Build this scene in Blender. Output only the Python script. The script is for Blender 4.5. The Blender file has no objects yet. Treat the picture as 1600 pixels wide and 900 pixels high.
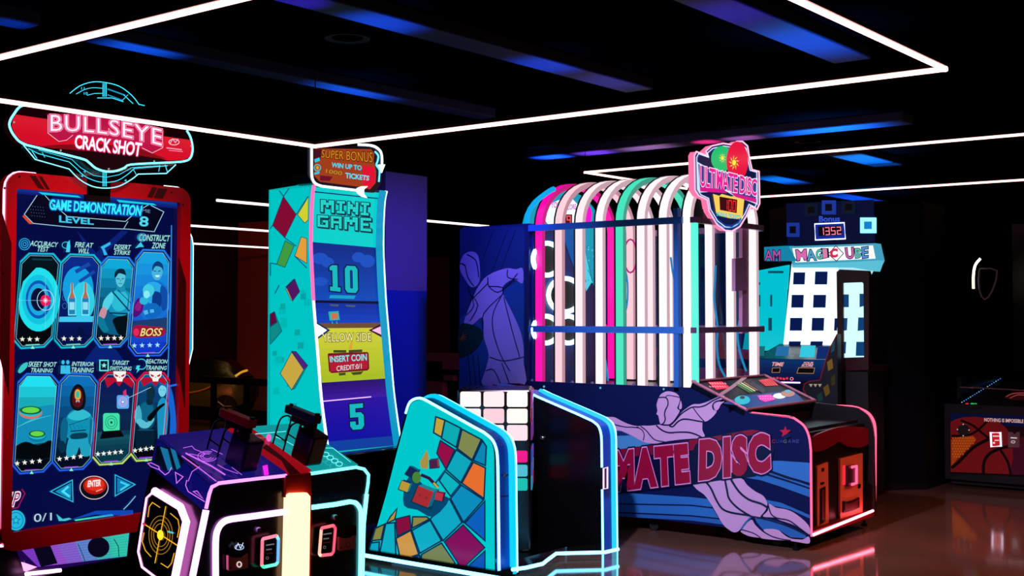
import bpy, bmesh, math, random
from mathutils import Vector, Matrix
random.seed(7)

# ------------------------------------------------------------------ camera
F_PX = 1917.0                       # focal length in pixels of the 1600x900 frame
YAW = math.radians(38.04)           # the room's x axis runs right and towards the lens
PITCH = math.radians(2.2)
H_CAM = 1.55
HORIZON = 492.0
YP = HORIZON - F_PX * math.tan(PITCH)
sc = bpy.context.scene
cam_d = bpy.data.cameras.new('camera')
cam = bpy.data.objects.new('camera', cam_d)
sc.collection.objects.link(cam)
cam.location = (0, 0, H_CAM)
cam.rotation_euler = (math.pi / 2 + PITCH, 0, YAW)
cam_d.sensor_width = 36
cam_d.lens = 36 * F_PX / 1600
cam_d.shift_y = (YP - 450) / 1600
cam_d.clip_end = 100
sc.camera = cam

# ------------------------------------------------------------------ world, exposure
w = bpy.data.worlds.new('world'); sc.world = w
w.use_nodes = True
w.node_tree.nodes['Background'].inputs[0].default_value = (0.05, 0.06, 0.16, 1)
w.node_tree.nodes['Background'].inputs[1].default_value = 0.02
sc.view_settings.view_transform = 'Standard'
sc.view_settings.look = 'None'
sc.view_settings.exposure = 0.0
sc.view_settings.gamma = 1.0
sc.view_settings.use_curve_mapping = False
sc.cycles.use_denoising = True
sc.cycles.max_bounces = 6
sc.cycles.sample_clamp_indirect = 6.0

def lin(h):
    h = h.lstrip('#')
    c = [int(h[i:i + 2], 16) / 255 for i in (0, 2, 4)]
    return tuple(x / 12.92 if x <= .04045 else ((x + .055) / 1.055) ** 2.4 for x in c)

def spot(name, loc, target, hexcol, energy, deg, blend=1.0, radius=.03):
    d = bpy.data.lights.new(name, 'SPOT')
    d.energy = energy; d.color = lin(hexcol); d.spot_size = math.radians(deg)
    d.spot_blend = blend; d.shadow_soft_size = radius
    o = bpy.data.objects.new(name, d); sc.collection.objects.link(o)
    o.location = loc
    o.rotation_euler = (Vector(target) - Vector(loc)).to_track_quat('-Z', 'Y').to_euler()
    return o

# ------------------------------------------------------------------ pixels to points on real planes
RV = Vector((math.cos(YAW), math.sin(YAW), 0))
FV = Vector((-math.sin(YAW), math.cos(YAW), 0))
ZV = Vector((0, 0, 1))
FWD = FV * math.cos(PITCH) + ZV * math.sin(PITCH)
UPV = -FV * math.sin(PITCH) + ZV * math.cos(PITCH)
CAM = Vector((0, 0, H_CAM))

def ray(px, py):
    return RV * ((px - 800) / F_PX) + FWD + UPV * ((YP - py) / F_PX)

class Plane:
    """a flat surface of the scene; at(px, py) is the point of it seen at that pixel"""
    def __init__(s, point, normal):
        s.p = Vector(point); s.n = Vector(normal).normalized()
        if s.n.dot(CAM - s.p) < 0: s.n = -s.n
    def at(s, px, py, off=0.0):
        d = ray(px, py)
        p = s.p + s.n * off
        t = (p - CAM).dot(s.n) / d.dot(s.n)
        return CAM + d * t

def PX(c): return Plane((c, 0, 0), (1, 0, 0))
def PY(c): return Plane((0, c, 0), (0, 1, 0))
def PZ(c): return Plane((0, 0, c), (0, 0, 1))

class Curved:
    """a sheet curved in x over z (the same along y)"""
    def __init__(s, prof):
        s.prof = sorted(prof, key=lambda q: q[1]); s.n = Vector((1, 0, 0))
    def x(s, z):
        P = s.prof
        if z <= P[0][1]: return P[0][0]
        for a, b in zip(P, P[1:]):
            if z <= b[1]: return a[0] + (b[0] - a[0]) * (z - a[1]) / max(1e-6, b[1] - a[1])
        return P[-1][0]
    def at(s, px, py, off=0.0):
        d = ray(px, py); c = s.prof[0][0]
        for _ in range(8):
            p = CAM + d * ((c + off) / d.x)
            c = s.x(p.z)
        return CAM + d * ((c + off) / d.x)

# ------------------------------------------------------------------ materials
MATS = {}
def _new(key):
    m = bpy.data.materials.new(key); m.use_nodes = True
    return m, m.node_tree.nodes['Principled BSDF'], m.node_tree

def D(hexcol, rough=.45, metal=0.0, noise=0.0, scale=40.0, bump=0.0, spec=.5, name=None):
    """painted, printed or metal surface with a little procedural unevenness"""
    key = 'surf_%s_%.2f_%.2f_%.2f_%.2f' % (hexcol, rough, metal, noise, bump) if name is None else name
    if key in MATS: return MATS[key]
    m, b, nt = _new(key)
    c = lin(hexcol)
    b.inputs['Base Color'].default_value = (*c, 1)
    b.inputs['Roughness'].default_value = rough
    b.inputs['Metallic'].default_value = metal
    b.inputs['Specular IOR Level'].default_value = spec
    tc = nt.nodes.new('ShaderNodeTexCoord'); no = nt.nodes.new('ShaderNodeTexNoise')
    no.inputs['Scale'].default_value = scale
    nt.links.new(tc.outputs['Object'], no.inputs['Vector'])
    mr = nt.nodes.new('ShaderNodeMapRange')
    mr.inputs['To Min'].default_value = max(0.02, rough - .08); mr.inputs['To Max'].default_value = rough + .08
    nt.links.new(no.outputs['Fac'], mr.inputs['Value'])
    nt.links.new(mr.outputs['Result'], b.inputs['Roughness'])
    if noise > 0:
        mx = nt.nodes.new('ShaderNodeMix'); mx.data_type = 'RGBA'
        mx.inputs['A'].default_value = (*[x * (1 - noise) for x in c], 1)
        mx.inputs['B'].default_value = (*[min(1, x * (1 + noise)) for x in c], 1)
        nt.links.new(no.outputs['Fac'], mx.inputs['Factor'])
        nt.links.new(mx.outputs['Result'], b.inputs['Base Color'])
    if bump > 0:
        bp = nt.nodes.new('ShaderNodeBump'); bp.inputs['Strength'].default_value = bump
        bp.inputs['Distance'].default_value = .003
        nt.links.new(no.outputs['Fac'], bp.inputs['Height'])
        nt.links.new(bp.outputs['Normal'], b.inputs['Normal'])
    MATS[key] = m
    return m

def E(hexcol, s=1.0, rough=.3, sample=False, spec=.15):
    """a glowing surface: lit screen, backlit print, LED"""
    key = 'glow_%s_%.2f_%d_%.2f' % (hexcol, s, sample, rough)
    if key in MATS: return MATS[key]
    m, b, nt = _new(key)
    c = lin(hexcol)
    b.inputs['Base Color'].default_value = (*[x * .06 for x in c], 1)
    b.inputs['Roughness'].default_value = rough
    b.inputs['Specular IOR Level'].default_value = spec
    b.inputs['Emission Color'].default_value = (*c, 1)
    b.inputs['Emission Strength'].default_value = s
    try: m.cycles.emission_sampling = 'AUTO' if sample else 'NONE'
    except Exception: pass
    MATS[key] = m
    return m

def LED(rgb, s):
    """a bare LED tube, linear colour"""
    key = 'led_%.2f_%.2f_%.2f_%.1f' % (*rgb, s)
    if key in MATS: return MATS[key]
    m, b, nt = _new(key)
    b.inputs['Base Color'].default_value = (.02, .02, .02, 1)
    b.inputs['Emission Color'].default_value = (*rgb, 1)
    b.inputs['Emission Strength'].default_value = s
    MATS[key] = m
    return m

def GLASS(hexcol='FFFFFF', alpha=.12, rough=.03):
    key = 'acrylic_%s_%.2f' % (hexcol, alpha)
    if key in MATS: return MATS[key]
    m, b, nt = _new(key)
    b.inputs['Base Color'].default_value = (*lin(hexcol), 1)
    b.inputs['Roughness'].default_value = rough
    tr = nt.nodes.new('ShaderNodeBsdfTransparent'); mx = nt.nodes.new('ShaderNodeMixShader')
    mx.inputs[0].default_value = alpha
    nt.links.new(tr.outputs[0], mx.inputs[1]); nt.links.new(b.outputs[0], mx.inputs[2])
    nt.links.new(mx.outputs[0], nt.nodes['Material Output'].inputs['Surface'])
    MATS[key] = m
    return m

# ------------------------------------------------------------------ things and parts
def tag(o, label=None, cat=None, group=None, kind=None):
    if label: o['label'] = label
    if cat: o['category'] = cat
    if group: o['group'] = group
    if kind: o['kind'] = kind
    return o

def thing(name, label, cat, loc, group=None):
    o = bpy.data.objects.new(name, None); sc.collection.objects.link(o)
    o.location = loc; o.empty_display_size = .1
    return tag(o, label, cat, group)

def root_loc(o):
    while o.parent is not None: o = o.parent
    return Vector(o.location)

def link_mesh(name, verts, faces, mats, idx, parent=None, origin=None, smooth=False, bevel=0.0, label=None):
    off = root_loc(parent) if parent is not None else Vector(origin or (0, 0, 0))
    me = bpy.data.meshes.new(name)
    me.from_pydata([tuple(Vector(v) - off) for v in verts], [], faces)
    for m in mats: me.materials.append(m)
    if idx: me.polygons.foreach_set('material_index', idx)
    me.update()
    o = bpy.data.objects.new(name, me); sc.collection.objects.link(o)
    if parent is not None: o.parent = parent
    else: o.location = off
    if smooth:
        me.polygons.foreach_set('use_smooth', [True] * len(me.polygons))
        md = o.modifiers.new('edge', 'EDGE_SPLIT'); md.split_angle = math.radians(40)
    if bevel > 0:
        md = o.modifiers.new('bevel', 'BEVEL'); md.width = bevel; md.segments = 2; md.limit_method = 'ANGLE'
        md.angle_limit = math.radians(50)
    if label: o['label'] = label
    return o

class MB:
    """collects solids of ONE part"""
    def __init__(s): s.v = []; s.f = []; s.i = []
    def add(s, vs, fs, k=0):
        b = len(s.v); s.v += [Vector(v) for v in vs]
        s.f += [tuple(b + j for j in f) for f in fs]; s.i += [k] * len(fs); return s
    def box(s, x0, x1, y0, y1, z0, z1, k=0):
        vs = [(x, y, z) for z in (z0, z1) for y in (y0, y1) for x in (x0, x1)]
        return s.add(vs, [(0, 2, 3, 1), (4, 5, 7, 6), (0, 1, 5, 4), (2, 6, 7, 3), (0, 4, 6, 2), (1, 3, 7, 5)], k)
    def obox(s, c, ax, ay, az, k=0):
        """oriented box: centre and three half axes"""
        c, ax, ay, az = map(Vector, (c, ax, ay, az))
        vs = [c + ax * i + ay * j + az * l for l in (-1, 1) for j in (-1, 1) for i in (-1, 1)]
        return s.add(vs, [(0, 2, 3, 1), (4, 5, 7, 6), (0, 1, 5, 4), (2, 6, 7, 3), (0, 4, 6, 2), (1, 3, 7, 5)], k)
    def prism(s, pts, vec, k=0, kside=None):
        pts = [Vector(p) for p in pts]; vec = Vector(vec); n = len(pts)
        s.add(pts, [tuple(range(n))], k)
        b = len(s.v); s.v += pts + [p + vec for p in pts]
        ks = k if kside is None else kside
        s.f.append(tuple(b + n + j for j in reversed(range(n)))); s.i.append(ks)
        for j in range(n):
            q = (j + 1) % n
            s.f.append((b + j, b + n + j, b + n + q, b + q)); s.i.append(ks)
        return s
    def frame(s, outer, inner, vec, k=0):
        """flat ring (outer, inner same length) with depth vec"""
        o = [Vector(p) for p in outer]; i = [Vector(p) for p in inner]; vec = Vector(vec); n = len(o)
        vs = o + i + [p + vec for p in o] + [p + vec for p in i]
        fs = []
        for j in range(n):
            q = (j + 1) % n
            fs += [(j, q, n + q, n + j), (2 * n + j, 3 * n + j, 3 * n + q, 2 * n + q),
                   (j, 2 * n + j, 2 * n + q, q), (n + j, n + q, 3 * n + q, 3 * n + j)]
        return s.add(vs, fs, k)
    def tube(s, pts, r, seg=8, closed=False, k=0, r2=None, up=None):
        pts = [Vector(p) for p in pts]; n = len(pts); base = len(s.v)
        prev = None
        for j in range(n):
            if closed: d = pts[(j + 1) % n] - pts[j - 1]
            else: d = pts[min(j + 1, n - 1)] - pts[max(j - 1, 0)]
            d.normalize()
            if prev is None:
                a = Vector(up) if up else (Vector((0, 0, 1)) if abs(d.z) < .9 else Vector((1, 0, 0)))
            else: a = prev
            a = a - d * a.dot(d)
            if a.length < 1e-6: a = d.orthogonal()
            a.normalize(); prev = a; b = d.cross(a)
            rr = r if not isinstance(r, (list, tuple)) else r[j]
            r_b = rr if r2 is None else r2
            for q in range(seg):
                t = 2 * math.pi * (q + .5) / seg
                s.v.append(pts[j] + a * rr * math.cos(t) + b * r_b * math.sin(t))
        for j in range(n if closed else n - 1):
            j2 = (j + 1) % n
            for q in range(seg):
                q2 = (q + 1) % seg
                s.f.append((base + j * seg + q, base + j * seg + q2, base + j2 * seg + q2, base + j2 * seg + q)); s.i.append(k)
        if not closed:
            s.f.append(tuple(base + q for q in reversed(range(seg)))); s.i.append(k)
            s.f.append(tuple(base + (n - 1) * seg + q for q in range(seg))); s.i.append(k)
        return s
    def cyl(s, p0, p1, r, seg=16, k=0): return s.tube([p0, p1], r, seg, k=k)
    def lathe(s, c, prof, seg=16, k=0, axis=(0, 0, 1)):
        ax = Vector(axis).normalized(); a = ax.orthogonal().normalized(); b = ax.cross(a); c = Vector(c)
        base = len(s.v)
        for r, h in prof:
            for q in range(seg):
                t = 2 * math.pi * q / seg
                s.v.append(c + ax * h + (a * math.cos(t) + b * math.sin(t)) * r)
        for j in range(len(prof) - 1):
            for q in range(seg):
                q2 = (q + 1) % seg
                s.f.append((base + j * seg + q, base + j * seg + q2, base + (j + 1) * seg + q2, base + (j + 1) * seg + q)); s.i.append(k)
        s.f.append(tuple(base + q for q in reversed(range(seg)))); s.i.append(k)
        s.f.append(tuple(base + (len(prof) - 1) * seg + q for q in range(seg))); s.i.append(k)
        return s
    def torus(s, c, nrm, R, r, seg=32, k=0, ry=None, side=None):
        n = Vector(nrm).normalized(); a = Vector(side).normalized() if side else n.orthogonal().normalized(); b = n.cross(a)
        pts = [Vector(c) + a * R * math.cos(2 * math.pi * j / seg) + b * (ry or R) * math.sin(2 * math.pi * j / seg) for j in range(seg)]
        return s.tube(pts, r, 8, True, k)
    def build(s, name, parent, mats, smooth=False, bevel=0.0, origin=None, label=None):
        mats = mats if isinstance(mats, (list, tuple)) else [mats]
        return link_mesh(name, s.v, s.f, mats, s.i, parent, origin, smooth, bevel, label)

def px_prism(surf, pts, depth, k=0, kside=None, off=0.0, mb=None):
    mb = mb or MB()
    return mb.prism([surf.at(x, y, off) for x, y in pts], -surf.n * depth, k, kside)

def px_tube(surf, pts, r, off=0.0, closed=False, mb=None, seg=8, k=0):
    mb = mb or MB()
    return mb.tube([surf.at(x, y, off) for x, y in pts], r, seg, closed, k)

def spline(pts, n=5, closed=False):
    """Catmull-Rom through the points"""
    out = []; N = len(pts)
    rng = range(N) if closed else range(N - 1)
    for i in rng:
        p1 = pts[i]; p2 = pts[(i + 1) % N]
        p0 = pts[i - 1] if (closed or i > 0) else p1
        p3 = pts[(i + 2) % N] if (closed or i + 2 < N) else p2
        for k in range(n):
            t = k / n
            out.append(tuple(.5 * ((2 * b) + (c - a) * t + (2 * a - 5 * b + 4 * c - d) * t * t + (-a + 3 * b - 3 * c + d) * t ** 3)
                             for a, b, c, d in zip(p0, p1, p2, p3)))
    if not closed: out.append(tuple(pts[-1]))
    return out

def rrect(x0, x1, y0, y1, r, n=5):
    """rounded rectangle, counter-clockwise"""
    out = []
    for cx, cy, a in ((x1 - r, y1 - r, 0), (x0 + r, y1 - r, 90), (x0 + r, y0 + r, 180), (x1 - r, y0 + r, 270)):
        for k in range(n + 1):
            t = math.radians(a + 90 * k / n)
            out.append((cx + r * math.cos(t), cy + r * math.sin(t)))
    return out

def mixhex(a, b, t):
    pa = [int(a[i:i + 2], 16) for i in (0, 2, 4)]; pb = [int(b[i:i + 2], 16) for i in (0, 2, 4)]
    return ''.join('%02X' % int(round(x + (y - x) * t)) for x, y in zip(pa, pb))

# ------------------------------------------------------------------ flat print (lettering and pictures lying on a panel)
_TXT = {}
def text_mesh(s, bold, shear, space):
    key = (s, bold, shear, space)
    if key in _TXT: return _TXT[key]
    c = bpy.data.curves.new('t', 'FONT'); c.body = s; c.offset = bold; c.shear = shear
    c.space_character = space; c.resolution_u = 3; c.fill_mode = 'FRONT'
    o = bpy.data.objects.new('t', c)
    me = bpy.data.meshes.new_from_object(o)
    r = ([(v.co.x, v.co.y) for v in me.vertices], [tuple(p.vertices) for p in me.polygons])
    bpy.data.objects.remove(o); bpy.data.curves.remove(c); bpy.data.meshes.remove(me)
    _TXT[key] = r
    return r

PIX = {'M': ['11011', '11111', '10101', '10001', '10001'], 'I': ['111', '010', '010', '010', '111'],
       'N': ['1001', '1101', '1111', '1011', '1001'], 'G': ['1111', '1000', '1011', '1001', '1111'],
       'A': ['1111', '1001', '1111', '1001', '1001'], 'E': ['1111', '1000', '1110', '1000', '1111']}
SEG = {'0': 'abcdef', '1': 'bc', '2': 'abged', '3': 'abgcd', '4': 'fgbc', '5': 'afgcd', '6': 'afgedc', '7': 'abc', '8': 'abcdefg', '9': 'abfgcd'}

class Art:
    """print on a surface, drawn in the photograph's pixels and laid on that surface; layers are fractions of a millimetre"""
    def __init__(s, surf, off=0.0): s.surf = surf; s.off = off; s.v = []; s.f = []; s.i = []; s.m = []; s.cnt = {}
    def _mi(s, m):
        if m not in s.m: s.m.append(m)
        return s.m.index(m)
    def raw(s, vs, fs, m, L):
        b = len(s.v); k = s._mi(m); c = s.cnt.get(L, 0); s.cnt[L] = c + 1
        o = s.off + .0012 * L + .00003 * (c % 36)
        s.v += [s.surf.at(x, y, o) for x, y in vs]
        s.f += [tuple(b + j for j in f) for f in fs]; s.i += [k] * len(fs)
    def mat(s, col, e):
        if not isinstance(col, str): return col
        return E(col, e) if e > 0 else D(col, .35)
    def poly(s, pts, col, e=1.0, L=1):
        if isinstance(s.surf, Curved) and len(pts) == 4 and abs(pts[3][1] - pts[0][1]) > 8:
            n = int(abs(pts[3][1] - pts[0][1]) / 5) + 1; vs = []
            for j in range(n + 1):
                t = j / n
                vs += [tuple(p + (q - p) * t for p, q in zip(pts[0], pts[3])), tuple(p + (q - p) * t for p, q in zip(pts[1], pts[2]))]
            s.raw(vs, [(2 * j, 2 * j + 1, 2 * j + 3, 2 * j + 2) for j in range(n)], s.mat(col, e), L)
        else: s.raw(pts, [tuple(range(len(pts)))], s.mat(col, e), L)
    def grad(s, q, c0, c1, n=8, e=1.0, L=1, vertical=True):
        """a picture that shades from c0 to c1 (screen image)"""
        (a, b, c, d) = q
        L2 = lambda p, r, t: (p[0] + (r[0] - p[0]) * t, p[1] + (r[1] - p[1]) * t)
        for j in range(n):
            t0, t1 = j / n, (j + 1) / n
            if vertical: qd = [L2(a, d, t0), L2(b, c, t0), L2(b, c, t1), L2(a, d, t1)]
            else: qd = [L2(a, b, t0), L2(a, b, t1), L2(d, c, t1), L2(d, c, t0)]
            s.poly(qd, mixhex(c0, c1, j / max(1, n - 1)), e, L)
    def line(s, pts, wd, col, e=1.0, L=1, closed=False):
        n = len(pts); m = s.mat(col, e); lft = []; rgt = []
        for j in range(n):
            p = pts[j]
            a = pts[j - 1] if (closed or j > 0) else None
            b = pts[(j + 1) % n] if (closed or j < n - 1) else None
            def nrm(u, v):
                dx, dy = v[0] - u[0], v[1] - u[1]; l = math.hypot(dx, dy) or 1; return (-dy / l, dx / l)
            if a is None: nx, ny = nrm(p, b); k = 1
            elif b is None: nx, ny = nrm(a, p); k = 1
            else:
                n1 = nrm(a, p); n2 = nrm(p, b); nx, ny = n1[0] + n2[0], n1[1] + n2[1]
                l = math.hypot(nx, ny) or 1; nx /= l; ny /= l
                k = 1 / max(.45, nx * n1[0] + ny * n1[1])
            ww = (wd[j] if isinstance(wd, (list, tuple)) else wd) / 2 * k
            lft.append((p[0] + nx * ww, p[1] + ny * ww)); rgt.append((p[0] - nx * ww, p[1] - ny * ww))
        vs = lft + rgt; fs = []
        for j in range(n if closed else n - 1):
            q = (j + 1) % n; fs.append((j, q, n + q, n + j))
        s.raw(vs, fs, m, L)
    def ell(s, cx, cy, rx, ry, col, e=1.0, L=1, n=24, a0=0, a1=360):
        pts = [(cx + rx * math.cos(math.radians(a0 + (a1 - a0) * j / n)), cy + ry * math.sin(math.radians(a0 + (a1 - a0) * j / n))) for j in range(n + (a1 - a0 < 360))]
        s.poly(pts, col, e, L)
    def ring(s, cx, cy, rx, ry, wd, col, e=1.0, L=1, n=32, a0=0, a1=360):
        full = a1 - a0 >= 360
        pts = [(cx + rx * math.cos(math.radians(a0 + (a1 - a0) * j / n)), cy + ry * math.sin(math.radians(a0 + (a1 - a0) * j / n))) for j in range(n if full else n + 1)]
        s.line(pts, wd, col, e, L, full)
    def star(s, cx, cy, r, col, e=1.0, L=1):
        s.poly([(cx + (r if j % 2 == 0 else r * .42) * math.sin(math.pi * j / 5), cy - (r if j % 2 == 0 else r * .42) * math.cos(math.pi * j / 5)) for j in range(10)], col, e, L)
    def bil(s, q, u, v):
        (a, b, c, d) = q
        return tuple((a[i] * (1 - u) + b[i] * u) * (1 - v) + (d[i] * (1 - u) + c[i] * u) * v for i in (0, 1))
    def text(s, st, q, col, e=1.0, L=2, bold=0.0, shear=0.0, space=1.0, fn=None):
        base, _ = text_mesh(st, 0.0, shear, space)
        vs, fs = text_mesh(st, bold, shear, space)
        x0 = min(p[0] for p in base); x1 = max(p[0] for p in base)
        y0 = min(p[1] for p in base); y1 = max(p[1] for p in base)
        mp = []
        for x, y in vs:
            u = (x - x0) / (x1 - x0); v = 1 - (y - y0) / (y1 - y0)
            mp.append(s.bil(q, u, v) if fn is None else fn(u, v))
        s.raw(mp, fs, s.mat(col, e), L)
    def pixtext(s, st, q, col, e=1.0, L=2, grow=0.0):
        cells = []; x = 0
        for ch in st:
            g = PIX[ch]
            for r, row in enumerate(g):
                for c, b in enumerate(row):
                    if b == '1': cells.append((x + c, r))
            x += len(g[0]) + 1
        W = x - 1; H = 5
        for cx, cy in cells:
            s.poly([s.bil(q, (cx - grow) / W, (cy - grow) / H), s.bil(q, (cx + 1 + grow) / W, (cy - grow) / H),
                    s.bil(q, (cx + 1 + grow) / W, (cy + 1 + grow) / H), s.bil(q, (cx - grow) / W, (cy + 1 + grow) / H)], col, e, L)
    def seg7(s, st, q, col, e=2.0, L=2, lw=.16):
        n = len(st)
        for i, ch in enumerate(st):
            if ch not in SEG: continue
            x0 = (i + .12) / n; x1 = (i + .86) / n; xw = lw * .8 / n
            H = {'a': (x0, 0, x1, lw * .6), 'g': (x0, .5 - lw * .3, x1, .5 + lw * .3), 'd': (x0, 1 - lw * .6, x1, 1),
                 'f': (x0, .04, x0 + xw, .48), 'b': (x1 - xw, .04, x1, .48), 'e': (x0, .52, x0 + xw, .96), 'c': (x1 - xw, .52, x1, .96)}
            for k in SEG[ch]:
                a, b, c, d = H[k]
                s.poly([s.bil(q, a, b), s.bil(q, c, b), s.bil(q, c, d), s.bil(q, a, d)], col, e, L)
    def build(s, name, parent, label=None):
        return link_mesh(name, s.v, s.f, s.m, s.i, parent, label=label)

def crop(ox, oy, sc_, pts): return [(ox + x / sc_, oy + y / sc_) for x, y in pts]

BLACK = D('0A0A0D', .35, name='black_laminate')
BLACKG = D('050507', .08, name='black_gloss')
STEEL = D('8A8A92', .3, .9, name='brushed_steel')
DARKMETAL = D('1A1A20', .35, .7, name='dark_metal')
RUBBER = D('08080A', .8, name='rubber')
NAVY = D('0A1446', .4, name='navy_laminate')
# ------------------------------------------------------------------ the room
RX0, RX1, RY0, RY1, CEIL = -17.0, 4.0, -4.0, 18.0, 3.15
def struct(name, mb, mats, **k):
    o = mb.build(name, None, mats, **k); o['kind'] = 'structure'; return o

def floor_material():
    m, b, nt = _new('polished_floor')
    tc = nt.nodes.new('ShaderNodeTexCoord'); no = nt.nodes.new('ShaderNodeTexNoise')
    no.inputs['Scale'].default_value = 1.3; no.inputs['Detail'].default_value = 6
    nt.links.new(tc.outputs['Object'], no.inputs['Vector'])
    cr = nt.nodes.new('ShaderNodeValToRGB')
    cr.color_ramp.elements[0].position = .3; cr.color_ramp.elements[0].color = (*lin('5C463A'), 1)
    cr.color_ramp.elements[1].position = .75; cr.color_ramp.elements[1].color = (*lin('705444'), 1)
    nt.links.new(no.outputs['Fac'], cr.inputs['Fac']); nt.links.new(cr.outputs['Color'], b.inputs['Base Color'])
    n2 = nt.nodes.new('ShaderNodeTexNoise'); n2.inputs['Scale'].default_value = 9
    nt.links.new(tc.outputs['Object'], n2.inputs['Vector'])
    mr = nt.nodes.new('ShaderNodeMapRange'); mr.inputs['To Min'].default_value = .05; mr.inputs['To Max'].default_value = .11
    nt.links.new(n2.outputs['Fac'], mr.inputs['Value']); nt.links.new(mr.outputs['Result'], b.inputs['Roughness'])
    b.inputs['Specular IOR Level'].default_value = .9
    return m
struct('floor', MB().box(RX0, RX1, RY0, RY1, -.1, 0), floor_material(), origin=(-6, 7, 0))
CEILM = D('020203', .9, spec=0.0, name='black_ceiling_paint')
struct('ceiling', MB().box(RX0, RX1, RY0, RY1, CEIL, CEIL + .1), CEILM, origin=(-6, 7, CEIL))
WALLM = D('3A1E20', .8, noise=.35, scale=.8, spec=.1, name='maroon_wall_paint')
WALLD = D('060508', .9, spec=0.0, name='black_wall_paint')
struct('wall_left', MB().box(RX0 - .1, RX0, RY0, RY1, 0, CEIL), WALLM, origin=(RX0, 7, 0))
struct('wall_back', MB().box(RX0, RX1, RY1, RY1 + .1, 0, CEIL), WALLD, origin=(-6, RY1, 0))
struct('wall_right', MB().box(RX1, RX1 + .1, RY0, RY1, 0, CEIL), WALLD, origin=(RX1, 7, 0))
struct('wall_front', MB().box(RX0, RX1, RY0 - .1, RY0, 0, CEIL), WALLD, origin=(-6, RY0, 0))

# ceiling beams: pale metal battens under the black ceiling, coloured by added spots below them
BEAMM = D('2A3050', .6, spec=.1, name='ceiling_batten_paint')
BZ = CEIL - .08
BEAM_AT = {}
def beam_y(n, p0, p1, wd):
    a = PZ(BZ).at(*p0); b = PZ(BZ).at(*p1); x = (a.x + b.x) / 2
    y0, y1 = sorted((a.y, b.y))
    BEAM_AT[n] = x
    return struct('trim_%d' % n, MB().box(x - wd / 2, x + wd / 2, max(RY0, y0), min(RY1, y1), BZ, CEIL), BEAMM, origin=(x, (y0 + y1) / 2, CEIL), bevel=.01)
beam_y(1, (130, 59), (760, 186), .16)
beam_y(2, (400, -12), (1010, 141), .22)
beam_y(3, (1060, -10), (1340, 95), .24)
beam_y(4, (-60, 25), (55, 43), .16)
beam_y(5, (1305, 238), (1388, 260), .3)
beam_y(6, (1185, 275), (1255, 289), .3)
beam_y(7, (1292, 300), (1378, 320), .3)
a = PZ(BZ).at(828, 249); b = PZ(BZ).at(1420, 192); yb = (a.y + b.y) / 2
struct('trim_8', MB().box(a.x, b.x, yb - .12, yb + .12, BZ, CEIL), BEAMM, origin=((a.x + b.x) / 2, yb, CEIL), bevel=.01)

# column behind the tall cube machine
pA = PX(-7.3).at(602, 400); pB = PX(-7.3).at(667, 400)
COLM = D('9878C0', .6, noise=.08, scale=3, spec=.2, name='mauve_column_paint')
zt = PX(-7.3).at(630, 271).z
zsplit = PX(-7.3).at(634, 454).z
struct('wall_column', MB().box(-7.9, -7.3, pA.y, pB.y, 0, zsplit, 0).box(-7.9, -7.3, pA.y, pB.y, zsplit, zt, 1), [D('3048D8', .6, noise=.08, scale=3, spec=.2, name='blue_column_paint'), COLM], origin=(-7.6, (pA.y + pB.y) / 2, 0))
struct('trim_9', MB().box(-7.95, -7.25, pA.y - 3.0, pB.y + 3.5, zt, CEIL), CEILM, origin=(-7.6, pA.y, CEIL))

# ------------------------------------------------------------------ suspended LED frames
LED_PINK = (1.0, .40, .34)
def led_frame(label, z, corners, lit, strength, r=.014, wires=True, name='led_ceiling_frame', group='suspended LED frames'):
    cx = sum(c[0] for c in corners) / len(corners); cy = sum(c[1] for c in corners) / len(corners)
    t = thing(name, label, 'ceiling light', (cx, cy, z), group)
    m = LED(LED_PINK, strength)
    n = len(corners)
    for j in range(n):
        if j not in lit: continue
        p = Vector((*corners[j], z)); q = Vector((*corners[(j + 1) % n], z))
        d = (q - p).normalized()
        MB().tube([p - d * r, q + d * r], r, 8).build('light_tube', t, m, smooth=True)
        up = Vector((0, 0, r * 1.1 + .006)); s = d.cross(ZV) * r
        MB().obox((p + q) / 2 + up, (q - p) / 2, s, (0, 0, .007)).build('channel', t, DARKMETAL)
    if wires:
        for j in range(n):
            x, y = corners[j]
            MB().cyl((x, y, z + .01), (x, y, CEIL), .0025, 6).build('suspension_wire', t, DARKMETAL)
    return t
Z1 = 2.40
A = PZ(Z1).at(500, 230); B = PZ(Z1).at(1476, 108); C = PZ(Z1).at(0, 90)
led_frame('nearest suspended rectangle of glowing pink-white LED tube, overhead', Z1,
          [(A.x, B.y), (B.x, B.y), (B.x, C.y), (A.x, C.y)], (0, 1, 2, 3), 6.5, r=.0088)
Z2 = 2.80
A2 = PZ(Z2).at(930, 272); B2 = PZ(Z2).at(1600, 210); C2 = PZ(Z2).at(1600, 281)
led_frame('farther glowing LED rectangle over the disc throwing machine', Z2,
          [(A2.x, B2.y), (B2.x + .8, B2.y), (B2.x + .8, C2.y), (A2.x, C2.y)], (0, 1, 2, 3), 5.5, r=.0095)
for (p, q), lab in zip((((338, 313), (440, 322)), ((270, 350), (440, 363)), ((292, 380.5), (440, 388)), ((640, 342), (760, 354))),
        ('highest thin white LED line in the dark behind the target cabinet',
         'middle thin white LED line behind the target cabinet',
         'lowest thin white LED line behind the target cabinet',
         'thin white LED line right of the blue column')):
    a = PZ(2.62).at(*p); b = PZ(2.62).at(*q); x = (a.x + b.x) / 2
    t = thing('led_line_light', lab, 'ceiling light', (x, (a.y + b.y) / 2, 2.62), 'distant LED line lights')
    MB().cyl((x, a.y, 2.62), (x, b.y, 2.62), .013, 8).build('light_tube', t, LED((1, .7, .66), 3))
    for yy in (a.y + .05, b.y - .05):
        MB().cyl((x, yy, 2.63), (x, yy, CEIL), .004, 6).build('suspension_wire', t, DARKMETAL)
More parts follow.
